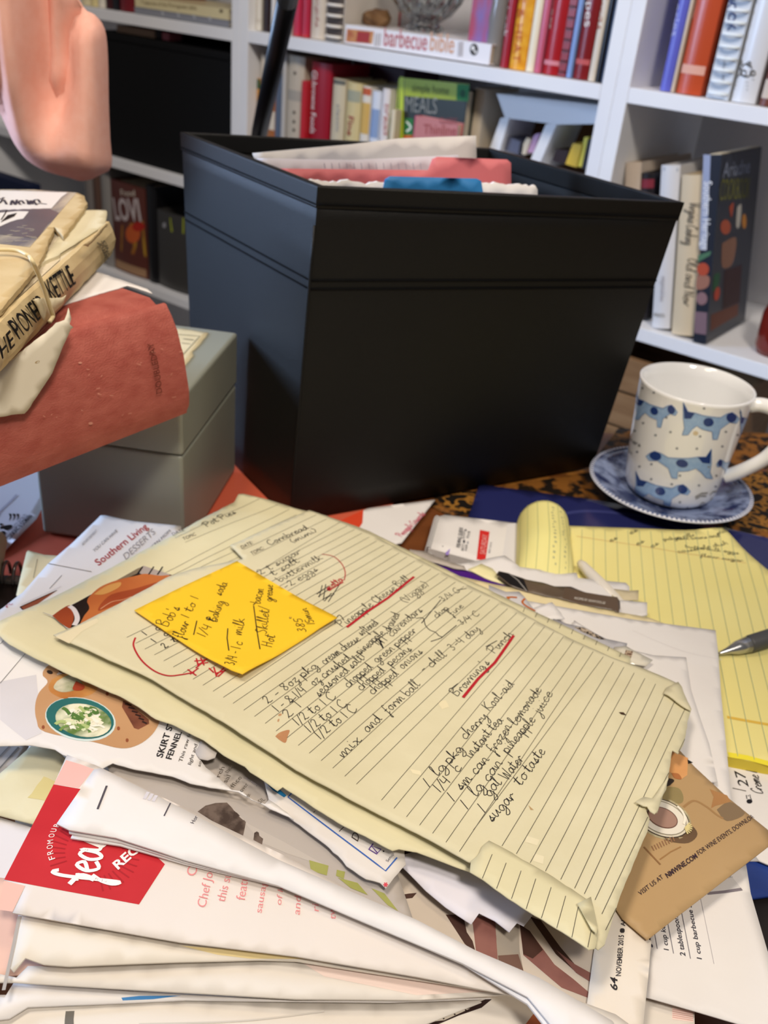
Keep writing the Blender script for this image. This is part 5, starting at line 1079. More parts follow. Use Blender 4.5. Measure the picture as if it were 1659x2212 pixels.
# left and lower left sheets
s = Sheet('folder', 'small manila folder corner left of the advertisement page', 'folder', PXL(Z1(0, 1080, .2411), (235, 470), (250, 452), (270, 455), (400, 490), (560, 500), (500, 800), (200, 900), (145, 850)), flat(.0300), MANILA, .0006, .0004)
s.line(PXL(Z1(0, 1080, .2411), (335, 530), (300, 700)), .0003, INK2); s.done()
s = Sheet('advertisement_page', 'white advertisement page with a large dark red heading below the grey box', 'paper', PXL(Z1(0, 1080, .2411), (880, 160), (900, 138), (940, 135), (1200, 190), (1620, 232), (1640, 300), (1300, 800), (500, 1000), (0, 1120), (-150, 1160), (-120, 1060), (30, 960), (130, 880), (200, 830), (430, 575), (620, 410)), tri((215, 1113, .040), (395, 1135, .040), (0, 1330, .049)), mat('dcd8d3', .6, .25, 'e2deda', 14, .12, 60), .0004, .0006)
zq_ = Z1(0, 1080, .2411); SR = mat('a3202e', .5, .3)
s.text('ADVERTISEMENT', zq_(740, 415), zq_(872, 285), mat('7c7874'), zq_(730, 390)); s.text('YOU CAN HAVE', zq_(845, 472), zq_(1055, 285), mat('4a4646'), zq_(830, 445)); s.text('Southern Living', zq_(885, 595), zq_(1330, 250), SR, zq_(838, 545), wgt=.012); s.text('DESSERTS', zq_(1130, 545), zq_(1395, 300), mat('8a8484'), zq_(1100, 490)); s.text('FROM SOUTHERN MOM', zq_(1130, 660), zq_(1530, 285), mat('4a4646'), zq_(1115, 635))
s.line(PXL(zq_, (430, 575), (820, 648)), .0005, INK2); s.line(PXL(zq_, (555, 682), (445, 800)), .0004, INK2); s.line(PXL(zq_, (190, 940), (550, 780)), .0004, mat('b9b2b4')); s.patch(PXL(zq_, (180, 960), (510, 815), (300, 960), (205, 985)), mat('8a4a30', .5, .3)); s.line(PXL(zq_, (180, 960), (510, 815)), .0006, INK); s.line(PXL(zq_, (180, 960), (205, 985)), .0006, INK); s.hand('ri', zq_(62, 965), zq_(120, 930), RED, .002); s.done()
s = Sheet('paper', 'grey-white paper edges at the left edge above the red feature page', 'paper', [(-120, 1590), (62, 1612), (30, 1660), (0, 1700), (-120, 1760)], flat(.0335), mat('bdb7b2', .6, .25), .0006, .0005)
s.line([(40, 1615), (-5, 1665)], .0008, mat('7a7672')); s.line([(20, 1613), (-15, 1650)], .0006, mat('8a8682')); s.done()
s = Sheet('paper', 'pale grey paper at the left edge beside the red feature page', 'paper', [(-120, 1745), (0, 1765), (60, 1785), (130, 1810), (60, 1960), (-120, 1960)], flat(.0345), mat('d6d2d2', .6, .25), .0006, .0008); s.done()
s = Sheet('envelope', 'yellowed cream envelope at the left edge above the red feature page', 'envelope', PXL(Z1(0, 1360, .3737), (-200, 900), (0, 828), (180, 672), (330, 690), (380, 745), (480, 800), (400, 1100), (190, 1120), (0, 1072), (-200, 1040)), flat(.0375), CREAM, .0006, .001)
s.patch(PXL(Z1(0, 1360, .3737), (250, 850), (330, 880), (270, 990), (160, 970)), mat('cfc288', .5, .3), 0, .001); s.done()
zk = Z1(380, 1560, .3737); zs_ = Z1(0, 1360, .3737)
s = Sheet('newspaper_page', 'grey newsprint page with dark pots and green stripes under the torn form', 'newspaper', [(215, 1600), (330, 1540), (480, 1585), (700, 1700), (860, 1890), (900, 2010), (700, 2000), (420, 1830), (260, 1740)], flat(.0475), mat('aaa199', .7, .2, 'b5aca3', 14, .1, 60), .0004, .0007)
PT_ = mat('43362f', .7, .15, '6b5c52', 160, 0, 200, .1); OL = mat('8f9045', .6, .2, 'a0a05c', 40)
s.patch(PXL(zk, (125, 520), (170, 485), (230, 468), (295, 465), (405, 578), (388, 660), (260, 605)), PT_, 0); s.patch(PXL(zk, (455, 625), (508, 655), (498, 708), (448, 682)), PT_, 0)
s.patch(PXL(zk, (300, 470), (420, 590), (600, 680), (900, 850), (640, 760), (500, 700)), mat('b9b0a6', .7, .2), 0)
for q in (((770, 800), (882, 832), (872, 888), (780, 862)), ((930, 855), (978, 866), (970, 908), (925, 890)), ((935, 900), (1050, 930), (1110, 1000), (1010, 960)), ((1130, 960), (1205, 990), (1285, 1095), (1225, 1060))): s.patch(PXL(zk, *q), OL, 1)
s.line(PXL(zk, (-60, 280), (60, 350), (85, 345)), .0005, INK2); s.done()
s = Sheet('tissue_sheet', 'thin lavender-white tissue sheets over the striped towel page', 'paper', PXL(Z1(500, 1800, .4822), (700, 120), (760, 150), (870, 260), (960, 330), (1075, 405), (1110, 355), (1180, 390), (1245, 442), (1280, 400), (1310, 415), (1345, 370), (1400, 300), (1100, 150), (900, 60)), flat(.0462), mat('d6d3dc', .55, .25, 'dfdce4', 20), .0004, .0012, wl=.03); s.done()
s = Sheet('form_page', 'white torn form with a blue ruled box beside the lined recipe pages', 'paper', PXL(zk, (500, 300), (545, 488), (640, 540), (740, 615), (840, 690), (940, 770), (985, 835), (1100, 905), (1180, 930), (1215, 962), (1245, 925), (1330, 825), (1300, 640), (900, 330), (640, 240)), flat(.0512), mat('d6cfc8', .6, .25, 'ddd7d0', 20, .1, 60), .0004, .0005, rag=.0007)
BL = mat('2f5fb0', .5, .3)
s.line(PXL(zk, (690, 390), (648, 435), (920, 642), (1212, 862), (1278, 785)), .0006, BL); s.patch(PXL(zk, (500, 330), (600, 390), (640, 425), (625, 436), (560, 395)), mat('1f74a8', .5, .3))
s.text('D', zk(1052, 695), zk(1062, 655), INK2, zk(1012, 668)); s.line(PXL(zk, (970, 608), (943, 635)), .0004, INK2); s.line(PXL(zk, (1140, 705), (1115, 738), (1160, 765), (1185, 738), (1130, 718), (1165, 760)), .0006, mat('5a3a84')); s.ellipse(zk(1200, 748), 1.8, 1.8, 0, INK); s.text('Setup', zk(1225, 812), zk(1262, 765), mat('6a6668'), zk(1210, 803)); s.line(PXL(zk, (805, 515), (795, 525)), .0003, INK2)
for k in range(3): a = k*1.05; s.line([zk(1212+14*math.cos(a), 942+14*math.sin(a)), zk(1212-14*math.cos(a), 942-14*math.sin(a))], .0005, mat('cf4450'))
s.done()
s = Sheet('recipe_page', 'white recipe page with a photo of a fennel salad bowl at the left', 'paper', PXL(zs_, (-250, -60), (0, -30), (200, 60), (500, 250), (800, 330), (1100, 560), (1200, 640), (1240, 700), (1180, 735), (1150, 745), (1190, 800), (1260, 850), (1340, 930), (1395, 938), (1450, 990), (1530, 1010), (1555, 985), (1660, 1060), (1700, 1100), (1560, 1040), (1380, 940), (1250, 920), (1100, 890), (1000, 845), (880, 825), (780, 808), (650, 770), (590, 805), (470, 765), (365, 722), (320, 690), (180, 668), (0, 668), (-250, 690)), flat(.0525), mat('dedad6', .5, .3, 'e3dfdb', 14, .1, 50), .0004, .0008, rag=.0006)
WB = mat('c69c72', .5, .3, 'b3855a', 12, 0, 200, .3)
s.patch(PXL(zs_, (0, 300), (210, 260), (240, 600), (150, 640), (0, 520)), mat('d8d4d4', .5, .3, 'c9c6c8', 14), 0)
s.patch(PXL(zs_, (248, 268), (250, 240), (290, 205), (345, 235), (330, 262), (420, 250), (560, 320), (720, 395), (900, 500), (922, 530), (880, 605), (800, 665), (700, 686), (540, 650), (260, 592), (212, 525), (203, 440), (225, 365), (275, 305)), WB, .5, smooth=True)
s.ellipse(zs_(288, 247), 7, 4, 20, mat('2a1c14'), 1); s.patch(PXL(zs_, (330, 225), (420, 245), (380, 262), (345, 250)), mat('5a3a28'), 1)
TA = mat('d3a05c', .5, .3, 'a8642c', 40, 0, 200, .2)
s.patch(PXL(zs_, (300, 290), (380, 255), (470, 270), (560, 330), (540, 370), (470, 395), (380, 405), (300, 370), (280, 330)), TA, 1, smooth=True); s.patch(PXL(zs_, (330, 300), (400, 265), (455, 290), (480, 330), (430, 355), (360, 365), (310, 340)), mat('6e7c4a', .5, .3, 'd6cdb4', 60, 0, 200, .12), 2, smooth=True); s.patch(PXL(zs_, (440, 300), (490, 330), (470, 355), (420, 350)), mat('9a3c22', .5, .3), 3, smooth=True)
s.ellipse(zs_(465, 520), 77, 46, 10, mat('cfe0dc', .2, .5), 1); s.ellipse(zs_(463, 516), 74, 43, 10, mat('2f7a78', .2, .5, '1e5250', 8), 2); s.ellipse(zs_(482, 528), 61, 35, 10, mat('5d7a3c', .5, .3, 'e3e0c4', 55, 0, 200, .10), 3)
rnd = random.Random(5)
for k in range(150):
    a = rnd.uniform(0, 6.28); r = rnd.uniform(0, .72); x = 482+155*r*math.cos(a); y = 528+88*r*math.sin(a); dx, dy = rnd.uniform(-75, 75), rnd.uniform(-40, 40)
    s.line([zs_(x, y), zs_(x+dx*.5+rnd.uniform(-14, 14), y+dy*.5-8), zs_(x+dx, y+dy)], rnd.uniform(.0010, .0024), mat(rnd.choice(['e6e2c8', 'd3dab0', '6f8f48', 'ece8d6', '4f7434', 'a9bb78', 'ded9b4'])), True, 4+k % 3)
ME = mat('5a3024', .4, .4, '84503a', 90, 0, 200, .15)
s.patch(PXL(zs_, (712, 412), (740, 425), (860, 520), (862, 545), (800, 578), (775, 570), (735, 500), (705, 450)), ME, 1)
for k in range(6): s.line([zs_(722+k*20, 432+k*20), zs_(760+k*18, 440+k*21)], .001, mat('2a1410'), False, 2)
for x, y in ((620, 375), (685, 572), (735, 640), (250, 565)): s.ellipse(zs_(x, y), 3.5, 4.5, 0, mat('8a4a2c'), 1, 8)
SB_ = mat('1f1c1e'); s.text('SKIRT STEAK', zs_(938, 742), zs_(1040, 440), SB_, zs_(900, 733), wgt=.022); s.text('FENNEL', zs_(990, 752), zs_(1052, 592), SB_, zs_(955, 744), wgt=.022); s.text('This raw fennel', zs_(1052, 768), zs_(1125, 540), INK2, zs_(1030, 762), wgt=.004); s.text('light and', zs_(1104, 785), zs_(1142, 665), INK2, zs_(1083, 778), wgt=.004); s.text('so', zs_(1158, 795), zs_(1165, 765), INK2, zs_(1140, 790))
for tx, a, b_ in (('rch', (1270, 858), (1300, 800)), ('tuck', (1315, 835), (1352, 790)), ('sal', (1310, 890), (1335, 850)), ('ffice', (1350, 920), (1400, 860)), ('over', (1400, 945), (1438, 900)), ('ok', (1440, 975), (1450, 960)), ('SIL', (1505, 1010), (1535, 990))): s.text(tx, zs_(*a), zs_(*b_), INK2, h=.0022, wgt=.004)
s.text('GRAYMEN', zs_(1405, 862), zs_(1482, 912), mat('6a6466'), h=.0012, wgt=.01)
s.line(PXL(zs_, (152, 135), (0, 312)), .0003, INK2); s.line(PXL(zs_, (30, 55), (0, 85)), .0003, INK2); s.patch(PXL(zs_, (95, 98), (160, 122), (150, 130), (100, 108)), mat('2f7a5c'), 0); s.done()
s = Sheet('torn_flap', 'grey curled flap of torn paper between the recipe page and the lined page', 'paper', PXL(zs_, (1160, 640), (1260, 700), (1245, 745), (1200, 755), (1150, 745), (1130, 700)), flat(.0538), mat('c4bdb6', .6, .25), .0004, .0012, wl=.02, rag=.0008); s.done()
# the lined recipe pages
def ruled(s, pairs, wd=.00025):
    for a, b_ in pairs: s.line([a, b_], wd, RULE)
zv_ = Z1(440, 1080, .217)
pp_pts = [(505, 1085), (515, 1068), (524, 1067), (575, 1078), (640, 1098), (700, 1112), (800, 1148), (860, 1178), (990, 1243), (1053, 1272), (1180, 1333), (1233, 1359), (1309, 1395), (1362, 1420), (1360, 1440), (1300, 1800), (1290, 2010), (1200, 1960), (1060, 1900), (900, 1842), (862, 1835), (848, 1838), (800, 1812), (740, 1782), (610, 1700), (600, 1708), (540, 1668), (530, 1655), (484, 1630), (440, 1598), (371, 1562), (337, 1551), (300, 1526), (259, 1503), (156, 1461), (100, 1433), (56, 1411), (20, 1392), (-4, 1370), (-10, 1345), (20, 1330), (150, 1272), (290, 1200), (400, 1142), (480, 1098)]
s = Sheet('recipe_page', 'lined cream page headed Pot Pies under the main recipe page', 'paper', pp_pts, mp(.0045), CREAM2, .0004, .0008, rag=.0004, wl=.04)
s.text('DATE', (374, 1158), (398, 1147), INK2, (370, 1152)); s.text('TOPIC', (397, 1168), (424, 1157), INK2, (393, 1162)); s.hand('Pot Pies', (448, 1140), (512, 1108), INK, .0028, .0005)
ruled(s, [((378, 1163), (560, 1078)), ((400, 1172), (600, 1090)), ((350, 1240), (625, 1100)), ((372, 1242), (640, 1112)), ((420, 1232), (650, 1125)), ((430, 1245), (640, 1145))])
for k in range(10): a = 960+k*45; s.line([(1130+k*26, 1322+k*12.2), (1134+k*26, 1312+k*12.2)], .0003, RULE)
s.done()
zc_ = Z1(0, 1080, .2411)
s = Sheet('clipping', 'clipping with a roast chicken photo between the two lined pages', 'clipping', PXL(zc_, (385, 1002), (470, 1035), (640, 943), (1000, 742), (1282, 590), (1530, 668), (1700, 740), (1100, 1200), (640, 1165), (600, 1150), (480, 1045)), mp(.0026), mat('c6bfb0', .4, .35), .0004, .0005, rag=.0004)
CH = mat('a8532c', .3, .45, 'c67a42', 26, 0, 200, .25); CH2 = mat('8a3a22', .3, .45, 'a9522e', 30, 0, 200, .25)
s.patch(PXL(zc_, (470, 1040), (640, 945), (1282, 592), (1525, 668), (1700, 745), (1100, 1190), (650, 1160), (610, 1150)), mat('1d1816', .35, .4, '2b221d', 40), 0)
s.patch(PXL(zc_, (1000, 745), (1230, 615), (1270, 600), (1225, 660), (1050, 740)), mat('6b5f4c', .4, .35, '8a7c64', 40), 1); s.patch(PXL(zc_, (1240, 650), (1285, 590), (1525, 668), (1480, 700), (1300, 680)), mat('a89c94', .4, .35), 1)
for x in (1230, 1330, 1410): s.line([zc_(x, 672), zc_(x+48, 600)], .0009, INK, False, 2)
s.patch(PXL(zc_, (780, 920), (800, 870), (900, 780), (1050, 720), (1220, 680), (1300, 662), (1430, 680), (1525, 680), (1640, 740), (1300, 980), (1050, 1150), (740, 1150), (745, 1060), (800, 980)), CH, 2, smooth=True); s.patch(PXL(zc_, (900, 940), (1000, 850), (1200, 800), (1420, 740), (1250, 850), (1000, 960), (880, 1000)), CH2, 3, smooth=True); s.patch(PXL(zc_, (840, 850), (960, 770), (1080, 740), (1060, 790), (930, 850)), mat('c99352', .3, .45), 3, smooth=True); s.line(PXL(zc_, (900, 985), (1000, 920), (1100, 900), (1180, 870)), .0005, mat('d29a74'), True, 4)
s.patch(PXL(zc_, (470, 1040), (560, 975), (625, 948), (655, 1000), (660, 1070), (640, 1130), (620, 1155), (540, 1105)), CH2, 2, smooth=True); s.line(PXL(zc_, (622, 955), (660, 985), (688, 1040), (690, 1085), (665, 1130)), .0026, mat('d6d0cf', .3, .4), True, 3); s.done()
zz4 = Z1(500, 1220, .3376); z6_ = Z1(260, 1180, .3014); zB = Z1(700, 1200, .4822)
main_pts = [(115, 1372), (172, 1349), (270, 1297), (364, 1245), (420, 1228), (526, 1206), (512, 1192), (497, 1177), (580, 1140), (668, 1102), (735, 1125), (800, 1152), (860, 1184), (990, 1251), (1053, 1282), (1110, 1312), (1163, 1343), (1233, 1380), (1324, 1421), (1385, 1442), (1440, 1464), (1462, 1475), (1478, 1500), (1494, 1532), (1484, 1560), (1484, 1572), (1476, 1610), (1464, 1630), (1452, 1622), (1444, 1668), (1438, 1705), (1432, 1716), (1420, 1755), (1406, 1752), (1400, 1742), (1396, 1752), (1403, 1768), (1398, 1795), (1375, 1850), (1340, 1935), (1306, 2040), (1292, 2052), (1240, 2010), (1150, 1945), (1075, 1890), (1010, 1860), (900, 1800), (800, 1748), (640, 1662), (480, 1558), (330, 1468)]
M = Sheet('recipe_page', 'main lined cream page of handwritten recipes for Cornbread, Pineapple Cheese Ball and Punch', 'paper', main_pts, mp(0), CREAM, .0005, .0007, wl=.05, rag=.0003, res=.004)
LK = [zz4(*p) for p in ((10, 890), (78, 935), (147, 975), (215, 1020), (285, 1068), (355, 1110), (427, 1157), (498, 1205), (573, 1253), (648, 1300), (725, 1352), (800, 1402))]+[(824, 1728), (851, 1746), (878, 1765), (906, 1784), (934, 1802), (963, 1821), (992, 1841), (1022, 1795), (1084, 1829), (1115, 1846), (1145, 1865), (1178, 1883), (1211, 1901), (1241, 1920)]
r0, rd = un(1122, 1327, .05), (un(1354, 1446, .05)-un(1122, 1327, .05))/11
def RK(j): return proj(r0+rd*j)
for k, a in enumerate(LK): 
    b_ = RK(k-10.3); M.line([a, b_], .00025, RULE)
l0 = un(*z6_(45, 658), .06); l1 = un(*z6_(738, 1085), .06)
for k in range(11): M.line([proj(l0+(l1-l0)*k/10), RK(k-21.3)], .00025, RULE)
for k in range(3): M.line([(548+k*-20, 1240-k*-0), RK(-22.3-k)] if k == 0 else [(526+21*(k-1), 1187+13*(k-1)), [(683, 1113), (705, 1122)][k-1]], .00025, RULE)
for k in range(4): M.line([[(1262, 1932), (1285, 1945), (1300, 1975), (1308, 2010)][k], RK(15.7+k)], .00025, RULE)
M.text('DATE:', (523, 1186), (547, 1174), INK2, (519, 1179), wgt=.005); M.text('TOPIC:', (544, 1199), (571, 1186), INK2, (540, 1192), wgt=.005)
M.hand('Cornbread', zv_(660, 452), zv_(1045, 285), INK, .0029, .0005); M.hand('(mimi)', zv_(885, 432), zv_(1140, 310), INK, .0025, .0005)
for tx, a, b_ in (('2 t sugar', (570, 745), (985, 520)), ('t salt', (700, 755), (965, 612)), ('buttermilk', (770, 818), (1195, 582)), ('1-2 eggs', (795, 905), (1150, 695))): M.hand(tx, zv_(*a), zv_(*b_), INK, .0029, .00038)
M.line(PXL(zv_, (1175, 543), (1290, 565), (1375, 640), (1408, 720), (1400, 800)), .0006, RED, True, 3); M.hand('Motta', zv_(1255, 905), zv_(1400, 800), RED, .0030, .0007)
M.line(PXL(zv_, (1240, 905), (1390, 820)), .0007, RED)
for a, b_ in (((1125, 940), (1240, 860)), ((1140, 965), (1260, 880)), ((1180, 850), (1150, 970)), ((1215, 840), (1190, 1000)), ((1185, 990), (1300, 940)), ((1240, 1015), (1360, 830)), ((1200, 1010), (1270, 930)), ((1245, 900), (1330, 850))): M.line([zv_(*a), zv_(*b_)], .0005, INK)
for tx, a, b_ in (('Pineapple Cheese Ball', (712, 402), (1150, 90)), ('2 - 8oz pkg', (235, 897), (560, 655)), ('cream cheese', (600, 645), (830, 480)), ('softened', (835, 455), (945, 375)), ('1 - 8 1/4', (300, 950), (490, 810)), ('oz crushed', (530, 782), (770, 605)), ('pineapple,', (828, 580), (1000, 430)), ('drained', (1015, 430), (1080, 320)), ('2 T', (365, 990), (470, 890)), ('seasoned salt', (560, 850), (855, 605)), ('/1T cavendars', (955, 520), (1228, 295)), ('1/2 to 1 C', (430, 1035), (675, 850)), ('chopped', (750, 792), (910, 660)), ('green pepper', (935, 630), (1190, 425)), ('1/2 to 1 C', (505, 1078), (745, 900)), ('chopped', (832, 810), (990, 680)), ('pecans', (1025, 650), (1160, 540)), ('1/2 to 1 C', (570, 1120), (810, 930)), ('chopped', (905, 835), (1075, 700)), ('onions', (1100, 670), (1230, 555)), ('mix', (720, 1235), (840, 1120)), ('and', (875, 1075), (965, 990)), ('form ball', (1000, 960), (1215, 765)), ('- chill', (1235, 690), (1385, 575)), ('3-4 day', (1420, 550), (1600, 410)), ('(Viggie)', (1115, 250), (1270, 125)), ('3/4 C', (1355, 235), (1470, 165)), ('chop', (1315, 345), (1395, 280)), ('fine', (1410, 330), (1490, 265)), ('3/4 C', (1475, 385), (1595, 315))): M.hand(tx, zz4(*a), zz4(*b_), INK, .0030 if tx not in ('3/4 C', 'chop', 'fine') else .0024, .00038)
M.line(PXL(zz4, (738, 402), (870, 300), (1000, 215), (1168, 78)), .0016, RED, False, 4)
M.line(PXL(zz4, (1180, 348), (1225, 345), (1240, 390), (1268, 420), (1305, 435), (1325, 455), (1345, 468), (1275, 492)), .0005, INK, True); M.line(PXL(zz4, (1215, 378), (1340, 225)), .0005, INK); M.line(PXL(zz4, (1345, 468), (1440, 388)), .0005, INK); M.line(PXL(zz4, (1440, 160), (1505, 148)), .0005, INK); M.line(PXL(zz4, (945, 480), (970, 535)), .0009, INK)
M.line(PXL(zz4, (660, 360), (690, 322), (720, 355)), .0005, INK, True)
for tx, a, b_ in (("Browning's", (597, 635), (745, 480)), ('Punch', (765, 440), (852, 350)), ('1', (470, 1045), (492, 1020)), ('lg', (510, 990), (552, 945)), ('pkg', (563, 935), (628, 865)), ('cherry', (635, 825), (740, 725)), ('Kool-Aid', (742, 700), (855, 580)), ('1/4', (522, 1065), (575, 1010)), ('c', (600, 975), (622, 952)), ('instant tea', (660, 910), (805, 742)), ('1', (580, 1110), (600, 1085)), ('sm can', (615, 1055), (745, 915)), ('frozen', (762, 890), (845, 770)), ('lemonade', (860, 765), (978, 605)), ('1', (640, 1145), (660, 1120)), ('lg can', (685, 1085), (805, 930)), ('pineapple', (825, 890), (950, 740)), ('juice', (965, 720), (1028, 622)), ('1', (718, 1160), (736, 1138)), ('gal', (745, 1085), (800, 1015)), ('Water', (825, 1010), (898, 910)), ('sugar', (755, 1198), (865, 1080)), ('to', (880, 1035), (920, 985)), ('taste', (925, 975), (995, 880))): M.hand(tx.replace('A', 'a') if tx == 'Kool-Aid' else tx, zB(*a), zB(*b_), INK, .0029, .00038)
M.line(PXL(zB, (622, 640), (690, 555), (765, 482), (850, 358)), .0016, RED, False, 4); M.line(PXL(zB, (568, 600), (600, 575)), .0005, INK); M.line(PXL(zB, (725, 408), (775, 380)), .0005, INK)
for tx, a, b_ in (('1', (188, 640), (200, 632)), ('c', (268, 605), (290, 590)), ('1', (255, 692), (268, 682)), ('c', (325, 645), (350, 630)), ('2', (322, 733), (352, 712)), ('t', (385, 690), (425, 668))): M.hand(tx, z6_(*a), z6_(*b_), INK, .0024, .0005)
M.line(PXL(z6_, (108, 658), (95, 720), (150, 820), (240, 895), (340, 928), (440, 918), (530, 900)), .0009, RED, True, 3)
for a, b_ in (((482, 880), (545, 925)), ((500, 915), (560, 870)), ((530, 820), (620, 810)), ((540, 870), (625, 800)), ((545, 800), (560, 860)), ((575, 795), (600, 850)), ((635, 870), (670, 905)), ((670, 865), (690, 935)), ((690, 920), (745, 870)), ((700, 935), (755, 885)), ((680, 910), (740, 895)), ((560, 840), (630, 830))): M.line([z6_(*a), z6_(*b_)], .0008, RED, False, 3)
ST1 = mat('a8704c', .7, .15, 'b98a62', 120)
M.patch(PXL(zz4, (280, 1100), (310, 1075), (370, 1060), (360, 1100), (345, 1140), (310, 1125)), ST1, 0, smooth=True); M.ellipse(zz4(310, 965), 4, 2.5, -20, mat('b88f68', .7, .15)); M.ellipse(zz4(300, 1000), 2, 3.5, 20, mat('b88f68', .7, .15)); M.patch(PXL(zB, (1320, 705), (1340, 705), (1353, 718), (1330, 714)), mat('3c2412'), 3); M.patch(PXL(zB, (915, 1118), (940, 1140), (925, 1140)), mat('b4966a'), 0); M.patch(PXL(zB, (510, 655), (545, 650), (560, 680), (530, 690)), mat('e2d7b2', .5, .3), 0, .001); M.patch(PXL(zB, (385, 955), (430, 965), (435, 985), (395, 975)), mat('e6dcb8', .4, .35), 0, .001)
TAPE = mat('e2d9b8', .12, .5)
for q in (((905, 1255), (965, 1275), (955, 1300), (900, 1285)), ((940, 1335), (985, 1350), (980, 1385), (935, 1370))): M.patch(PXL(zB, *q), TAPE, 0)
M.patch(PXL(zc_, (500, 1230), (640, 1160), (870, 1065), (880, 1100), (720, 1190), (620, 1290)), mat('e0d6b4', .25, .45), 0)
mo = M.done()
s = Sheet('folded_corner', 'curled dog-eared right corner', None, PXL(zw, (845, 422), (870, 372), (955, 335), (985, 370), (1062, 552), (1020, 535), (950, 490), (880, 440)), mp(-.0025), CREAM, .0004, .0012, wl=.03, rag=.0005, parent=mo); s.done()
s = Sheet('torn_edge', None, None, PXL(zw, (625, 1275), (690, 1235), (760, 1245), (800, 1180), (850, 1110), (878, 1060), (885, 1085), (850, 1190), (828, 1250), (800, 1340), (775, 1368), (740, 1350), (715, 1310), (690, 1305)), mp(-.0022), CREAM, .0004, .0010, wl=.03, rag=.0006, parent=mo); s.done()
s = Sheet('paper_strip', 'narrow lined cream strip along the torn lower left of the main page', 'paper', PXL(Z1(500, 1800, .4822), (1155, 35), (1120, 62), (1110, 90), (1075, 125), (1068, 175), (1180, 250), (1300, 330), (1450, 420), (1600, 520), (1625, 515), (1640, 440), (1600, 300), (1500, 230), (1330, 130), (1230, 75)), mp(-.0022), CREAM2, .0004, .0005, rag=.0006)
zS = Z1(500, 1800, .4822)
for a, b_ in (((1167, 97), (1122, 208)), ((1230, 135), (1187, 250)), ((1297, 170), (1254, 295)), ((1363, 205), (1320, 340)), ((1432, 243), (1387, 385)), ((1497, 282), (1457, 425)), ((1553, 330), (1523, 475)), ((1622, 380), (1596, 512))): s.line([zS(*a), zS(*b_)], .00025, RULE)
s.done()
s = Sheet('paper_scrap', 'small folded cream scrap at the bottom tip of the main page', 'paper', PXL(zS, (1550, 315), (1610, 285), (1625, 345), (1640, 420), (1635, 450), (1612, 430)), mp(-.0042), CREAM2, .0004, .0008, wl=.02); s.done()
N_ = Sheet('sticky_note', 'yellow-orange square sticky note with cornbread writing on the main page', 'sticky note', [(290, 1318), (400, 1265), (512, 1212), (610, 1270), (728, 1340), (690, 1360), (625, 1400), (523, 1467), (500, 1458), (400, 1392)], mp(-.0022), STICKY, .0003, .0006, wl=.06, curl=[(523, 1467, .02, .003), (728, 1340, .02, .002)])
for tx, a, b_, xh in (("Bob's", (338, 580), (432, 440), .0036), ('flour', (440, 665), (500, 545), .0030), ('1 to 1', (490, 520), (568, 370), .0028), ('1/4 t', (610, 655), (690, 520), .003), ('Baking', (690, 545), (745, 400), .003), ('soda', (720, 360), (775, 270), .003), ('3/4 - 1 c', (815, 885), (880, 690), .003), ('milk', (870, 640), (890, 520), .003), ('Hot', (1085, 730), (1110, 640), .003), ('Skillet/', (1050, 630), (1065, 440), .003), ('bacon', (1000, 415), (1030, 310), .003), ('grease', (1085, 400), (1095, 280), .0026), ('385', (1330, 620), (1300, 520), .0026), ('15min', (1395, 570), (1330, 450), .0024)): N_.hand(tx, z6_(*a), z6_(*b_), INK, xh, .00042)
for q in (((525, 638), (548, 537)), ((777, 757), (765, 660), (770, 590)), ((1000, 745), (975, 580), (955, 430)), ((952, 425), (965, 412))): N_.line(PXL(z6_, *q), .0006, INK)
N_.ellipse(z6_(1218, 515), 2.6, 2.6, 0, INK2); N_.ellipse(z6_(1218, 515), 1.6, 1.6, 0, STICKY, 3); N_.done()
# the fan of white pages at the lower left
zb2 = Z1(0, 1640, .3617); zF = Z1(0, 1940, .4219)
s = Sheet('paper', 'pink-tinged paper at the far left edge under the red feature page', 'paper', [(-150, 1880), (8, 1896), (120, 1920), (120, 2100), (5, 2110), (-150, 2130)], flat(.0440), mat('dfb9a8', .6, .25), .0006, .0006); s.done()
s = Sheet('magazine_page', 'white page with dark line drawing and orange corner at the bottom edge', 'paper', [(600, 2120), (900, 2130), (1140, 2120), (1330, 2190), (1480, 2300), (1400, 2420), (600, 2420)], flat(.0440), WHITE2, .0004, .0006)
BRN = mat('2a1612', .5, .3)
s.patch([(840, 2225), (905, 2203), (1000, 2180), (1030, 2168), (1052, 2158), (1062, 2160), (1040, 2178), (990, 2195), (920, 2225)], BRN, 0); s.patch([(905, 2212), (985, 2184), (1015, 2180), (960, 2205)], mat('d8cdbd'), 1); [s.line([(925+i*24, 2198-i*9), (935+i*24, 2212-i*9)], .0006, BRN, False, 2) for i in range(4)]
s.patch([(1130, 2220), (1152, 2191), (1200, 2196), (1235, 2207), (1240, 2225)], mat('b45a2c', .4, .4, 'c26a38', 30), 0); s.done()
def page(lb, pts, z, m, **k): return Sheet('paper', lb, 'paper', pts, flat(z), m, .0006, .0008, wl=.11, res=.006, **k)
s = page('white page with a small dark smudge at the bottom left corner', [(-200, 2150), (40, 2150), (260, 2150), (620, 2158), (1040, 2165), (900, 2220), (700, 2420), (-200, 2420)], .0460, WHITE2); s.patch([(142, 2188), (160, 2186), (160, 2240), (140, 2240)], mat('6a665f'), 0, .0006); s.line([(300, 2215), (520, 2207), (700, 2185)], .0006, mat('c9c2b8'), True); s.done()
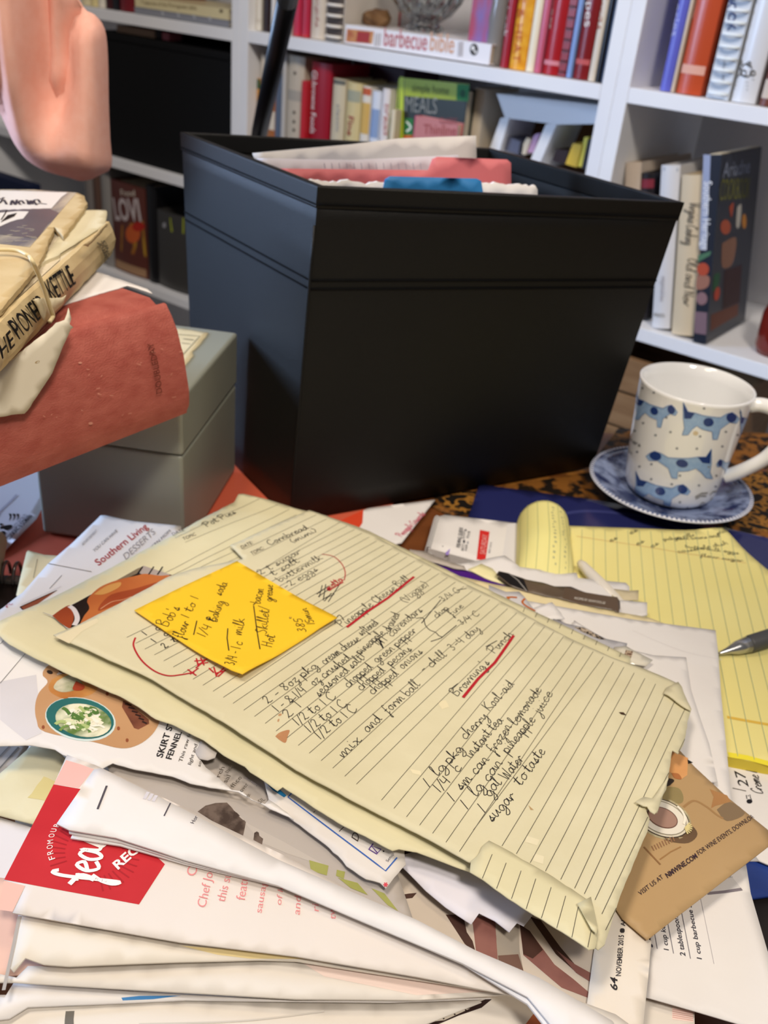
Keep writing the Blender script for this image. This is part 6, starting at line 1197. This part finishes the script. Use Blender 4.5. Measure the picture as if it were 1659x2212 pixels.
s = page('white page edge with a small blue mark near the bottom left', [(-200, 2130), (10, 2155), (30, 2122), (250, 2138), (640, 2161), (1060, 2158), (840, 2165), (400, 2158), (60, 2175), (20, 2200), (-200, 2230)], .0490, WHITE); s.patch([(262, 2154), (300, 2150), (392, 2149), (330, 2157), (265, 2160)], mat('3f7fb8'), 0); s.done()
s = page('white page with a soft rolled edge above the blue-marked page', [(-200, 2060), (35, 2110), (60, 2085), (110, 2086), (400, 2076), (650, 2066), (900, 2100), (1100, 2148), (900, 2160), (640, 2158), (250, 2134), (28, 2120), (-200, 2120)], .0520, WHITE2); s.patch([(640, 2072), (880, 2100), (1060, 2142), (900, 2150), (700, 2110)], mat('eed8cc', .65, .25), 0); s.done()
s = page('cream-white page just below the red feature page with a yellowed edge', [(40, 1975), (62, 1978), (330, 2026), (390, 2036), (560, 2050), (900, 2105), (1105, 2146), (640, 2074), (560, 2072), (380, 2078), (150, 2088), (95, 2084), (55, 2070), (30, 2100), (20, 2090)], .0552, mat('dcd3c4', .65, .25, 'e3dbcd', 12, .1, 60)); s.patch([(390, 2043), (460, 2048), (560, 2054), (660, 2070), (540, 2070), (470, 2062)], mat('e3cf98', .6, .25), 0); s.line([(42, 1980), (30, 2040), (8, 2140)], .0012, mat('a8a29c'), False, 0); s.done()
s = Sheet('feature_page', 'white page with a bright red feature block and pink lettering', 'paper', [(145, 1630), (205, 1652), (640, 1860), (1000, 2060), (1112, 2150), (900, 2110), (640, 2066), (390, 2036), (27, 1972), (52, 1915), (8, 1902), (115, 1697)], flat(.0585), mat('d9cfc5', .6, .25, 'dfd6cc', 12, .15, 50), .0005, .0008, wl=.1, res=.005)
RB = mat('b8222a', .45, .35, 'c42a31', 40)
s.patch(PXL(zb2, (320, 150), (480, 178), (760, 420), (985, 630), (830, 870), (25, 722)), RB, 0); s.patch(PXL(zb2, (395, 5), (480, 30), (560, 60), (470, 172), (322, 148)), mat('e6b3aa', .6, .25), 0); s.patch(PXL(zb2, (25, 728), (150, 758), (75, 912), (-10, 900)), mat('e3b5a6', .6, .25), 0)
RY = mat('a51c25', .45, .35)
for i in range(30):
    a = math.radians(-200+i*9.6); c = zb2(560, 560); r1_, r2_ = 62, 100
    p = [(c[0]+r*math.cos(a)*1.0, c[1]+r*math.sin(a)*.85) for r in (r1_, r2_)]
    q = np.array([p[1]]); R_poly = PXL(zb2, (320, 150), (480, 178), (760, 420), (985, 630), (830, 870), (25, 722))
    if inside(R_poly, q)[0]: s.line(p, .0006, RY, False, 1)
WW = mat('efe8e2', .5, .3)
s.hand('feas', zb2(560, 745), zb2(640, 470), WW, .0088, .0015, .1, 4); s.line(PXL(zb2, (415, 752), (480, 700), (565, 725)), .0020, WW, True, 5)
for ch, (x, y), (u, v) in zip('FROMOUR', ((322, 598), (312, 568), (308, 536), (310, 506), (316, 470), (325, 440), (342, 410)), ((316, 578), (306, 546), (306, 514), (310, 484), (320, 448), (333, 420), (352, 390))): s.text(ch, zb2(x+8, y), zb2(u+8, v), WW, h=.0024, lvl=3)
s.text('RECIPE', zb2(705, 665), zb2(930, 470), WW, zb2(668, 625), wgt=.03, lvl=3)
PK = mat('dc8a88')
for tx, a, b_, c in (('Our', zb2(1165, 705), zb2(1215, 560), zb2(1105, 690)), ('Chef Joe', zb2(1228, 892), zb2(1280, 650), zb2(1172, 878)), ('this sum', zb2(1342, 858), zb2(1395, 640), zb2(1288, 846)), ('feature', zb2(1462, 848), zb2(1495, 640), zb2(1405, 838)), ('sausage', zb2(1562, 922), zb2(1600, 700), zb2(1520, 915)), ('of love', zk(608, 1062), zk(632, 880), zk(575, 1050)), ('and', zk(716, 1118), zk(724, 1012), zk(675, 1108)), ('rich', zk(826, 1098), zk(822, 985), zk(785, 1088)), ('twist', zk(926, 1145), zk(902, 1010), zk(885, 1138)), ('so', zk(1028, 1118), zk(1020, 1060), zk(992, 1110))): s.text(tx, a, b_, PK, c)
s.done()
for i, (dx, dy, z) in enumerate(((22, 26, .0604), (10, 12, .0618))):
    s = page(('white sheet lowest in the sheaf over the red feature page', 'white sheet in the middle of the sheaf over the red feature page')[i], [(203+dx*.2, 1664+dy*.3), (420, 1790), (600, 1885), (900, 2010), (1166, 2118), (1325, 2210), (1340, 2300), (1240, 2300), (1140, 2170), (1000, 2083), (620, 1916+dy*.1), (400, 1858+dy*.35), (260, 1812+dy*.6), (146+dx*.3, 1788+dy*.9), (138+dx, 1782+dy*.5)], z, WHITE); s.done()
s = page('topmost white sheet of the sheaf with short grey printed dashes', [(203, 1662), (217, 1659), (315, 1707), (427, 1764), (600, 1856), (900, 1987), (1025, 2053), (1166, 2114), (1323, 2206), (1380, 2300), (1260, 2300), (1140, 2155), (1000, 2082), (600, 1912), (400, 1858), (250, 1810), (150, 1793), (122, 1779)], .0634, WHITE)
GRY = mat('4f4a50'); s.line([zb2(638, 160), zb2(583, 300)], .0009, GRY); s.line([zb2(1018, 265), zb2(980, 342)], .0006, GRY)
for i in range(3): s.line([zb2(885+i*25, 198+i*10), zb2(862+i*26, 240+i*7)], .0014, mat('cdc9ce'), False, 1)
s.text('Hor', zb2(1158, 388), zb2(1184, 345), GRY, h=.0018); s.done()
